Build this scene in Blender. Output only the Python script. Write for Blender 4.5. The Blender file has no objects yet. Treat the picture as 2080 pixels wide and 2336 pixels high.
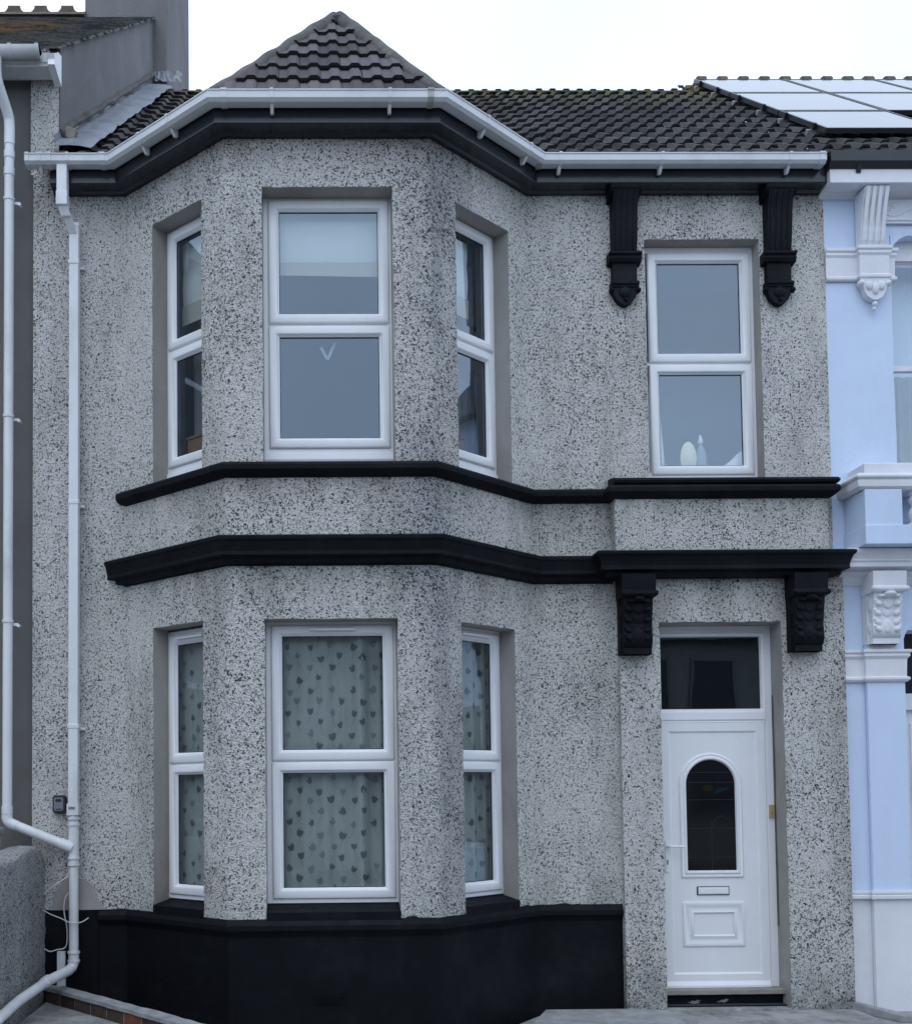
import bpy, math, random
from mathutils import Vector, Matrix, noise
random.seed(7)
R = math.radians
C = bpy.context.scene.collection
SC = bpy.context.scene

# ------------------------------------------------------------------ camera
def make_camera():
    cam = bpy.data.cameras.new('camera')
    o = bpy.data.objects.new('camera', cam); C.objects.link(o)
    p, yw, rl = 0.0406, 0.0129, 0.0092
    cp, sp, cy, sy, cr, sr = math.cos(p), math.sin(p), math.cos(yw), math.sin(yw), math.cos(rl), math.sin(rl)
    Rz = Matrix(((cy, sy, 0), (-sy, cy, 0), (0, 0, 1)))
    Rx = Matrix(((1, 0, 0), (0, cp, -sp), (0, sp, cp)))
    Ry = Matrix(((cr, 0, sr), (0, 1, 0), (-sr, 0, cr)))
    M = Rz @ Rx @ Ry
    x, y, z = M.col[0], M.col[1], M.col[2]
    W = Matrix((x, z, -y)).transposed().to_4x4()
    W.translation = (2.597, -8.0, 1.6671)
    o.matrix_world = W
    cam.sensor_fit = 'HORIZONTAL'; cam.sensor_width = 36.0
    cam.lens = 2323.0 / 2080.0 * 36.0
    cam.shift_x = (1040 - 733.7) / 2080.0
    cam.shift_y = (1708.3 - 1168) / 2080.0
    cam.clip_start = 0.05; cam.clip_end = 2000
    SC.camera = o
make_camera()

# ------------------------------------------------------------------ light
SUN_EL, SUN_AZ = R(58), R(200)      # azimuth clockwise from +Y (north)
def make_light():
    w = bpy.data.worlds.new('World'); SC.world = w; w.use_nodes = True
    nt = w.node_tree; nt.nodes.clear()
    out = nt.nodes.new('ShaderNodeOutputWorld'); bg = nt.nodes.new('ShaderNodeBackground')
    sky = nt.nodes.new('ShaderNodeTexSky'); sky.sky_type = 'NISHITA'; sky.sun_disc = False
    sky.sun_elevation = SUN_EL; sky.sun_rotation = SUN_AZ
    tc = nt.nodes.new('ShaderNodeTexCoord')
    ns = nt.nodes.new('ShaderNodeTexNoise'); ns.inputs['Scale'].default_value = 2.2; ns.inputs['Detail'].default_value = 5
    nt.links.new(tc.outputs['Generated'], ns.inputs['Vector'])
    rp = nt.nodes.new('ShaderNodeValToRGB')
    rp.color_ramp.elements[0].position = 0.3; rp.color_ramp.elements[0].color = (0.62, 0.79, 1.04, 1)
    rp.color_ramp.elements[1].position = 0.7; rp.color_ramp.elements[1].color = (0.84, 0.98, 1.19, 1)
    nt.links.new(ns.outputs['Fac'], rp.inputs['Fac'])
    sc = nt.nodes.new('ShaderNodeVectorMath'); sc.operation = 'SCALE'; sc.inputs['Scale'].default_value = 15.0
    nt.links.new(rp.outputs['Color'], sc.inputs[0])
    mx = nt.nodes.new('ShaderNodeMix'); mx.data_type = 'RGBA'; mx.inputs['Factor'].default_value = 0.9
    nt.links.new(sky.outputs['Color'], mx.inputs['A']); nt.links.new(sc.outputs['Vector'], mx.inputs['B'])
    nt.links.new(mx.outputs['Result'], bg.inputs['Color'])
    bg.inputs['Strength'].default_value = 0.1
    nt.links.new(bg.outputs['Background'], out.inputs['Surface'])
    s = bpy.data.lights.new('sun', 'SUN'); s.energy = 0.55; s.angle = R(40); s.color = (1.0, 0.97, 0.93)
    so = bpy.data.objects.new('sun', s); C.objects.link(so)
    d = Vector((math.sin(SUN_AZ) * math.cos(SUN_EL), math.cos(SUN_AZ) * math.cos(SUN_EL), math.sin(SUN_EL)))
    so.rotation_euler = d.to_track_quat('Z', 'Y').to_euler(); so.location = d * 40
make_light()
SC.view_settings.view_transform = 'Standard'; SC.view_settings.look = 'None'
SC.view_settings.exposure = 0.0; SC.view_settings.gamma = 1.0

# ------------------------------------------------------------------ materials
class NT:
    def __init__(s, name):
        s.m = bpy.data.materials.new(name); s.m.use_nodes = True
        s.t = s.m.node_tree; s.n = s.t.nodes; s.b = s.n['Principled BSDF']; s.out = s.n['Material Output']
        s.tc = s.n.new('ShaderNodeTexCoord').outputs['Object']
    def node(s, kind, **kw):
        nd = s.n.new(kind)
        for k, v in kw.items():
            if hasattr(nd, k) and k not in nd.inputs: setattr(nd, k, v)
            else: s.set(nd, k, v)
        return nd
    def set(s, nd, k, v):
        i = nd.inputs[k]
        if hasattr(v, 'is_output'): s.t.links.new(v, i)
        else: i.default_value = v
    def noise(s, scale, detail=3, rough=0.55, vec=None, stretch=None, out='Fac'):
        v = vec or s.tc
        if stretch: v = s.vmul(v, stretch)
        nd = s.node('ShaderNodeTexNoise', Scale=scale, Detail=detail, Roughness=rough); s.set(nd, 'Vector', v)
        return nd.outputs[out]
    def vmul(s, v, k):
        nd = s.n.new('ShaderNodeVectorMath'); nd.operation = 'MULTIPLY'; s.t.links.new(v, nd.inputs[0]); nd.inputs[1].default_value = k
        return nd.outputs[0]
    def math(s, op, a, b=0.0, c=None, clamp=False):
        nd = s.n.new('ShaderNodeMath'); nd.operation = op; nd.use_clamp = clamp
        for i, v in enumerate((a, b) if c is None else (a, b, c)):
            if hasattr(v, 'is_output'): s.t.links.new(v, nd.inputs[i])
            else: nd.inputs[i].default_value = v
        return nd.outputs[0]
    def rng(s, v, a, b, c=0.0, d=1.0):
        nd = s.node('ShaderNodeMapRange'); s.set(nd, 'Value', v)
        for k, x in zip(('From Min', 'From Max', 'To Min', 'To Max'), (a, b, c, d)): s.set(nd, k, x)
        return nd.outputs['Result']
    def mix(s, f, a, b, blend='MIX'):
        nd = s.n.new('ShaderNodeMix'); nd.data_type = 'RGBA'; nd.blend_type = blend
        for k, v in ((0, f), (6, a), (7, b)):
            if hasattr(v, 'is_output'): s.t.links.new(v, nd.inputs[k])
            else: nd.inputs[k].default_value = v if k == 0 else (*v[:3], 1)
        return nd.outputs[2]
    def bump(s, h, strength, dist, normal=None):
        nd = s.node('ShaderNodeBump', Strength=strength, Distance=dist); s.set(nd, 'Height', h)
        if normal: s.set(nd, 'Normal', normal)
        return nd.outputs['Normal']
    def sep(s):
        nd = s.n.new('ShaderNodeSeparateXYZ'); s.t.links.new(s.tc, nd.inputs[0]); return nd.outputs
    def attr(s, name):
        nd = s.n.new('ShaderNodeAttribute'); nd.attribute_name = name; return nd.outputs['Fac']
    def fin(s, col, rough=0.6, spec=0.5, normal=None, **kw):
        s.set(s.b, 'Base Color', col if hasattr(col, 'is_output') else (*col[:3], 1))
        s.set(s.b, 'Roughness', rough); s.set(s.b, 'Specular IOR Level', spec)
        if normal: s.set(s.b, 'Normal', normal)
        for k, v in kw.items(): s.set(s.b, k, v)
        return s.m

def plain(name, col, rough=0.5, spec=0.5, var=0.12, scale=6.0, bump=0.0, bscale=60.0, dirt=None, dirt_amt=0.0, stretch=None, **kw):
    n = NT(name)
    f = n.rng(n.noise(scale, 4, 0.6, stretch=stretch), 0.3, 0.7, -1, 1)
    c = n.mix(n.rng(f, -1, 1), tuple(x * (1 - var) for x in col), tuple(x * (1 + var) for x in col))
    if dirt:
        g = n.rng(n.noise(scale * 0.6, 6, 0.7, stretch=stretch), 0.5, 0.75, 0, dirt_amt)
        c = n.mix(g, c, dirt)
    nm = n.bump(n.noise(bscale, 3), bump, 0.01) if bump else None
    rv = n.rng(n.noise(scale * 3, 3), 0.3, 0.7, rough * 0.85, min(1, rough * 1.15))
    return n.fin(c, rv, spec, nm, **kw)

def pebbledash(name, tint=(1.03, 1.0, 0.965), dark=0.022, base=0.78, amount=0.0, grime=1.0):
    n = NT(name)
    P = n.tc
    w = n.noise(78, 2, 0.5, out='Color')
    sub = n.n.new('ShaderNodeVectorMath'); sub.operation = 'SUBTRACT'; n.t.links.new(w, sub.inputs[0]); sub.inputs[1].default_value = (0.5, 0.5, 0.5)
    ma = n.n.new('ShaderNodeVectorMath'); ma.operation = 'MULTIPLY_ADD'
    n.t.links.new(sub.outputs[0], ma.inputs[0]); ma.inputs[1].default_value = (0.052, 0.052, 0.052); n.t.links.new(P, ma.inputs[2])
    v = n.node('ShaderNodeTexVoronoi', Scale=47.0); n.set(v, 'Vector', ma.outputs[0])
    sp = n.n.new('ShaderNodeSeparateColor'); n.t.links.new(v.outputs['Color'], sp.inputs[0])
    dens = n.rng(n.noise(1.1, 4, 0.6), 0.33, 0.67, -0.09, 0.10)
    x = n.sep()
    # runoff grime: streaks on the bay's right hand pier and patches below the bands
    g1 = n.rng(n.noise(2.6, 5, 0.65, stretch=(1, 1, 0.28)), 0.48, 0.72, 0, 1)
    px = n.math('SUBTRACT', 1.0, n.math('ABSOLUTE', n.math('DIVIDE', n.math('SUBTRACT', x[0], -0.06), 0.34)), clamp=True)
    pier = n.math('MULTIPLY', n.math('POWER', px, 0.6), n.rng(n.noise(1.6, 5, 0.65, stretch=(1, 1, 0.35)), 0.38, 0.62, 0.15, 1.0))
    dens2 = n.math('ADD', dens, n.math('MULTIPLY', pier, 0.13))
    thr = n.math('ADD', n.rng(sp.outputs[0], 0.32, 1.0, 0.20, 0.51), n.math('ADD', dens2, amount))
    thr = n.math('MULTIPLY', thr, n.math('GREATER_THAN', sp.outputs[0], 0.32))
    m = n.math('MULTIPLY', n.math('SUBTRACT', n.math('MULTIPLY', thr, 0.92), v.outputs['Distance']), 9.0, clamp=True)
    n1 = n.noise(44, 1, 0.4); n2 = n.noise(60, 1, 0.4, vec=n.vmul(P, (1.13, 1.0, 1.07)))
    ln = n.math('MULTIPLY', n.math('SUBTRACT', 0.058, n.math('ABSOLUTE', n.math('SUBTRACT', n1, 0.5))), 55.0, clamp=True)
    mk = n.math('MULTIPLY', n.math('SUBTRACT', n2, n.math('SUBTRACT', 0.535, n.math('MULTIPLY', dens2, 0.5))), 16.0, clamp=True)
    m = n.math('MAXIMUM', n.math('MULTIPLY', m, 0.96), n.math('MULTIPLY', ln, mk))
    big = n.noise(0.8, 4, 0.6)
    fine = n.noise(150, 2, 0.5)
    c0 = tuple(base * t for t in tint)
    c = n.mix(n.rng(fine, 0.32, 0.68), tuple(k * 0.62 for k in c0), tuple(min(1, k * 1.28) for k in c0))
    c = n.mix(n.rng(big, 0.35, 0.65, 0, 0.5), c, tuple(k * f for k, f in zip(c0, (0.98, 0.95, 0.92))))
    c = n.mix(n.math('MULTIPLY', g1, 0.48 * grime), c, (0.20, 0.185, 0.165))
    c = n.mix(n.math('MULTIPLY', pier, 0.58 * grime), c, (0.16, 0.19, 0.245))
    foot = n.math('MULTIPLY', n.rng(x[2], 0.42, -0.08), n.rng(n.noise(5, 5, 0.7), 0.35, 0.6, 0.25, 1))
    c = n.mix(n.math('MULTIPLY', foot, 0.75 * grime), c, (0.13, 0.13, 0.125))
    # soot gathered just below the bands and the eaves, ragged lower edge
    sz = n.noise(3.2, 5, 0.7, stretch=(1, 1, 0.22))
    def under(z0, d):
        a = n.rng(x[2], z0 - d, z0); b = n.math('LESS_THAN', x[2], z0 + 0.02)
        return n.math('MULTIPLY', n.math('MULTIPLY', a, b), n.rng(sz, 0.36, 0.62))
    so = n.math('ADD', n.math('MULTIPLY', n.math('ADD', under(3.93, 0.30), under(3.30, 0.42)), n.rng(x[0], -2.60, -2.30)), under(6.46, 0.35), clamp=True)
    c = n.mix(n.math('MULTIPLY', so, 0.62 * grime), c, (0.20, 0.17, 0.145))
    # white chips
    v2 = n.node('ShaderNodeTexVoronoi', Scale=75.0); n.set(v2, 'Vector', ma.outputs[0])
    sp2 = n.n.new('ShaderNodeSeparateColor'); n.t.links.new(v2.outputs['Color'], sp2.inputs[0])
    chip = n.math('MULTIPLY', n.math('GREATER_THAN', sp2.outputs[1], 0.80), n.math('LESS_THAN', v2.outputs['Distance'], 0.34))
    c = n.mix(n.math('MULTIPLY', chip, 0.6), c, (0.86, 0.86, 0.86))
    dk = n.mix(sp.outputs[2], (dark, dark, dark * 1.15), (dark * 3.2, dark * 2.9, dark * 2.7))
    c = n.mix(m, c, dk)
    h = n.math('ADD', n.math('MULTIPLY', v.outputs['Distance'], -0.9), n.math('MULTIPLY', fine, 0.9))
    nm = n.bump(h, 1.0, 0.015)
    return n.fin(c, 0.85, 0.25, nm)

def glass_mat(name, ior=1.55, tint=(0.92, 0.96, 0.97)):
    n = NT(name); n.n.remove(n.b)
    tr = n.node('ShaderNodeBsdfTransparent'); tr.inputs[0].default_value = (*tint, 1)
    gl = n.node('ShaderNodeBsdfGlossy', Roughness=0.012)
    gl.inputs['Color'].default_value = (0.78, 0.90, 1.0, 1)
    nm = n.bump(n.noise(1.5, 1), 0.045, 0.05); n.t.links.new(nm, gl.inputs['Normal'])
    fr = n.node('ShaderNodeFresnel')
    bf = n.n.new('ShaderNodeNewGeometry').outputs['Backfacing']
    n.set(fr, 'IOR', n.rng(bf, 0, 1, ior, 1 / ior))      # same reflectance from inside and outside
    mx = n.node('ShaderNodeMixShader')
    n.t.links.new(fr.outputs[0], mx.inputs[0]); n.t.links.new(tr.outputs[0], mx.inputs[1]); n.t.links.new(gl.outputs[0], mx.inputs[2])
    n.t.links.new(mx.outputs[0], n.out.inputs['Surface'])
    return n.m

def net_mat(name, col, see):
    n = NT(name); n.n.remove(n.b)
    df = n.node('ShaderNodeBsdfDiffuse')
    c = n.mix(n.rng(n.noise(5, 3), 0.3, 0.7), tuple(k * 0.85 for k in col), col); n.t.links.new(c, df.inputs[0])
    tl = n.node('ShaderNodeBsdfTranslucent'); tl.inputs[0].default_value = (*col, 1)
    a = n.node('ShaderNodeMixShader'); a.inputs[0].default_value = 0.4
    n.t.links.new(df.outputs[0], a.inputs[1]); n.t.links.new(tl.outputs[0], a.inputs[2])
    tr = n.node('ShaderNodeBsdfTransparent')
    b = n.node('ShaderNodeMixShader'); b.inputs[0].default_value = see
    n.t.links.new(a.outputs[0], b.inputs[1]); n.t.links.new(tr.outputs[0], b.inputs[2])
    n.t.links.new(b.outputs[0], n.out.inputs['Surface'])
    return n.m

def tile_mat(name, col, moss=(0.15, 0.135, 0.05), mossz=(8.3, 9.25), lich=0.25):
    n = NT(name)
    r = n.attr('rnd')
    c = n.mix(n.rng(r, 0, 1), tuple(k * 0.62 for k in col), tuple(k * 1.45 for k in col))
    c = n.mix(n.rng(n.noise(14, 5, 0.7), 0.52, 0.72, 0, lich), c, (0.16, 0.155, 0.15))
    x = n.sep()
    mz = n.math('MULTIPLY', n.rng(x[2], mossz[0], mossz[1]), n.rng(n.noise(7, 4, 0.7), 0.42, 0.62), clamp=True)
    c = n.mix(n.math('MULTIPLY', mz, 0.9), c, moss)
    return n.fin(c, 0.9, 0.15, n.bump(n.noise(120, 3), 0.5, 0.006))

def slate_mat(name):
    n = NT(name)
    c = n.mix(n.rng(n.attr('rnd'), 0, 1), (0.05, 0.052, 0.055), (0.15, 0.15, 0.145))
    c = n.mix(n.rng(n.noise(3.0, 5, 0.7, stretch=(1, 1.6, 1.6)), 0.46, 0.60, 0, 0.85), c, (0.17, 0.17, 0.145))
    x = n.sep()
    band = n.math('MULTIPLY', n.math('MULTIPLY', n.rng(x[2], 8.6, 9.0), n.rng(x[2], 10.1, 9.6)), n.rng(x[0], 2.5, 2.05), clamp=True)
    c = n.mix(n.math('MULTIPLY', band, n.rng(n.noise(3, 5, 0.7), 0.40, 0.52, 0, 0.95)), c, (0.36, 0.19, 0.05))
    return n.fin(c, 0.75, 0.3, n.bump(n.noise(40, 4), 0.6, 0.02))

def brick_mat(name):
    n = NT(name)
    b = n.node('ShaderNodeTexBrick', Scale=1.0)
    b.inputs['Brick Width'].default_value = 0.225; b.inputs['Row Height'].default_value = 0.115; b.inputs['Mortar Size'].default_value = 0.012
    b.inputs['Color1'].default_value = (0.16, 0.085, 0.055, 1); b.inputs['Color2'].default_value = (0.09, 0.075, 0.065, 1); b.inputs['Mortar'].default_value = (0.22, 0.21, 0.19, 1)
    uv = n.n.new('ShaderNodeUVMap'); n.t.links.new(uv.outputs[0], b.inputs['Vector'])
    c = n.mix(n.rng(n.noise(18, 5, 0.7), 0.45, 0.65, 0, 0.6), b.outputs['Color'], (0.06, 0.055, 0.05))
    return n.fin(c, 0.9, 0.2, n.bump(n.noise(60, 4), 0.7, 0.01))

M = {}
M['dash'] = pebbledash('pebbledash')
M['dash_dull'] = pebbledash('weathered_pebbledash', (0.98, 0.98, 1.0), base=0.50, amount=0.03, dark=0.03)
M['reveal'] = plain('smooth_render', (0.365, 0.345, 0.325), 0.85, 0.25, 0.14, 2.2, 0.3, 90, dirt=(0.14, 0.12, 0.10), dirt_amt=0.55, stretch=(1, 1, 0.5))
M['black'] = plain('black_masonry_paint', (0.0045, 0.0052, 0.0075), 0.6, 0.14, 0.25, 3.0, 0.3, 45, dirt=(0.020, 0.021, 0.024), dirt_amt=0.6)
M['gloss'] = plain('black_gloss_paint', (0.006, 0.007, 0.010), 0.30, 0.4, 0.2, 4.0, 0.12, 30)
M['upvc'] = plain('white_window_plastic', (0.80, 0.805, 0.82), 0.32, 0.5, 0.03, 3.0)
M['eaves'] = plain('blue_black_gloss', (0.008, 0.010, 0.015), 0.22, 0.6, 0.2, 4.0, 0.1, 25)
M['gutter'] = plain('white_gutter_plastic', (0.62, 0.635, 0.65), 0.4, 0.45, 0.06, 3.0, dirt=(0.36, 0.36, 0.34), dirt_amt=0.5)
M['dirtygutter'] = plain('grimy_gutter_joint', (0.40, 0.40, 0.38), 0.55, 0.4, 0.2, 20, dirt=(0.06, 0.055, 0.05), dirt_amt=1.0, stretch=(1, 1, 0.5))
M['pipe'] = plain('white_pipe_plastic', (0.72, 0.735, 0.75), 0.38, 0.45, 0.05, 3.5, dirt=(0.36, 0.35, 0.32), dirt_amt=0.55, stretch=(1, 1, 0.5))
M['gasket'] = plain('black_gasket', (0.015, 0.016, 0.018), 0.6)
M['glass'] = glass_mat('window_glass', 2.1, (0.97, 0.99, 1.0))
M['upglass'] = glass_mat('upstairs_glass', 2.4, (0.95, 0.98, 1.0))
M['bathglass'] = glass_mat('bathroom_glass', 2.45, (0.92, 0.96, 1.0))
M['tile'] = tile_mat('concrete_tile', (0.062, 0.058, 0.060))
M['tile_bay'] = tile_mat('bay_concrete_tile', (0.108, 0.096, 0.099), mossz=(20, 21), lich=0.35)
M['tile_butt'] = plain('painted_shade_tile_edge', (0.030, 0.029, 0.030), 0.9, 0.2, 0.3, 20)  # down-facing tile butts: their shade is painted in as a darker colour
M['mortar'] = plain('hip_mortar', (0.125, 0.115, 0.112), 0.9, 0.2, 0.3, 6.0, 0.9, 30, dirt=(0.08, 0.075, 0.07), dirt_amt=0.7)
M['cement'] = plain('grey_cement_render', (0.20, 0.19, 0.195), 0.9, 0.2, 0.14, 1.6, 0.5, 45, dirt=(0.12, 0.115, 0.115), dirt_amt=0.6, stretch=(1, 1, 0.45))
M['neighwall'] = plain('brown_grey_render', (0.15, 0.145, 0.138), 0.9, 0.2, 0.12, 1.2, 0.4, 70, dirt=(0.10, 0.095, 0.09), dirt_amt=0.5)
M['lead'] = plain('lead_flashing', (0.22, 0.24, 0.27), 0.5, 0.5, 0.2, 7.0, 0.5, 18, dirt=(0.16, 0.17, 0.18), dirt_amt=0.5, Metallic=0.25)
M['slate'] = slate_mat('old_slate')
M['clay'] = plain('clay_ridge', (0.13, 0.10, 0.085), 0.9, 0.2, 0.3, 9, 0.5, 40)
M['redclay'] = plain('red_clay', (0.20, 0.075, 0.052), 0.85, 0.2, 0.25, 9, 0.4, 40)
M['blue'] = plain('pale_blue_paint', (0.60, 0.695, 0.86), 0.75, 0.3, 0.05, 1.3, 0.2, 60, dirt=(0.40, 0.46, 0.56), dirt_amt=0.45, stretch=(1, 1, 0.4))
M['white'] = plain('white_masonry_paint', (0.74, 0.745, 0.78), 0.7, 0.3, 0.05, 2.0, 0.2, 70, dirt=(0.52, 0.52, 0.54), dirt_amt=0.4)
M['pvpanel'] = plain('solar_glass', (0.03, 0.028, 0.04), 0.09, 0.5, 0.1, 2.0, **{'Specular Tint': (0.76, 0.67, 0.68, 1)})
M['pvframe'] = plain('black_panel_frame', (0.02, 0.021, 0.023), 0.4)
M['alu'] = plain('aluminium', (0.5, 0.5, 0.5), 0.4, 0.5, 0.1, 5, Metallic=0.7)
M['concrete'] = plain('concrete_slab', (0.30, 0.305, 0.30), 0.9, 0.25, 0.3, 6, 0.9, 40, dirt=(0.085, 0.085, 0.08), dirt_amt=0.9)
M['coping'] = plain('cement_coping', (0.30, 0.31, 0.315), 0.9, 0.2, 0.25, 7, 0.6, 50, dirt=(0.15, 0.145, 0.14), dirt_amt=0.6)
M['asphalt'] = plain('asphalt', (0.05, 0.05, 0.052), 0.9, 0.3, 0.25, 3, 0.6, 200)
M['brick'] = brick_mat('brick')
M['net'] = net_mat('net_curtain', (0.60, 0.66, 0.63), 0.12)
M['leaf'] = net_mat('curtain_leaf', (0.17, 0.20, 0.205), 0.0)
M['leafpale'] = net_mat('faded_curtain_leaf', (0.30, 0.345, 0.34), 0.0)
M['stem'] = net_mat('curtain_stem', (0.36, 0.42, 0.41), 0.0)
M['blind'] = plain('cream_blind', (0.62, 0.66, 0.63), 0.9, 0.1, 0.04, 3)
M['blindtrim'] = plain('beige_blind_border', (0.43, 0.42, 0.36), 0.9, 0.1, 0.06, 3)
M['drape'] = plain('dark_drape', (0.17, 0.185, 0.20), 0.95, 0.1, 0.3, 4)
M['room'] = plain('room_plaster', (0.46, 0.52, 0.60), 0.95, 0.1, 0.05, 1)
M['roomdark'] = plain('dark_room', (0.05, 0.055, 0.06), 0.95, 0.1, 0.1, 1)
M['bathroom'] = plain('bathroom_plaster', (0.62, 0.72, 0.82), 0.9, 0.1, 0.04, 1)
M['wood'] = plain('brown_wood', (0.17, 0.09, 0.045), 0.6, 0.4, 0.25, 12, stretch=(1, 1, 8))
M['sillwood'] = plain('weathered_timber', (0.27, 0.255, 0.22), 0.85, 0.2, 0.2, 14, 0.4, 60, stretch=(0.3, 1, 1))
M['brass'] = plain('brass', (0.50, 0.40, 0.20), 0.4, 0.5, 0.1, 20, Metallic=0.4)
M['keygrey'] = plain('grey_metal_face', (0.20, 0.215, 0.235), 0.45, 0.5, 0.1, 20, Metallic=0.3)
M['keyblack'] = plain('black_plastic', (0.02, 0.022, 0.025), 0.5)
M['cable'] = plain('white_cable', (0.58, 0.59, 0.60), 0.5)
M['doorglass'] = plain('dark_leaded_glass', (0.008, 0.009, 0.011), 0.06, 0.6, 0.2, 3)
M['leadline'] = plain('lead_came', (0.014, 0.015, 0.017), 0.6)
M['bluegl'] = plain('blue_stained_glass', (0.006, 0.022, 0.03), 0.1)
M['yelgl'] = plain('amber_stained_glass', (0.018, 0.016, 0.007), 0.1)
M['cream'] = plain('cream_ceramic', (0.78, 0.76, 0.55), 0.35, 0.5, 0.03)
M['cloth'] = plain('white_cloth', (0.75, 0.79, 0.82), 0.9, 0.1, 0.04)
M['clear'] = plain('clear_plastic', (0.45, 0.52, 0.57), 0.2, 0.5, 0.05, 5, Alpha=0.55)
M['oppwall'] = plain('opposite_render', (0.30, 0.29, 0.27), 0.9, 0.2, 0.1, 1)
M['oppframe'] = plain('opposite_frame', (0.22, 0.21, 0.2), 0.6)
M['oppglass'] = plain('opposite_glass', (0.02, 0.025, 0.03), 0.1)
M['opproof'] = plain('opposite_roof', (0.07, 0.07, 0.075), 0.9)
M['paint_chip'] = plain('flaked_white_paint', (0.24, 0.24, 0.235), 0.9, 0.2, 0.3, 30)
M['stainrust'] = plain('brown_damp_stain', (0.15, 0.115, 0.10), 0.95, 0.1, 0.3, 9)

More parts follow.
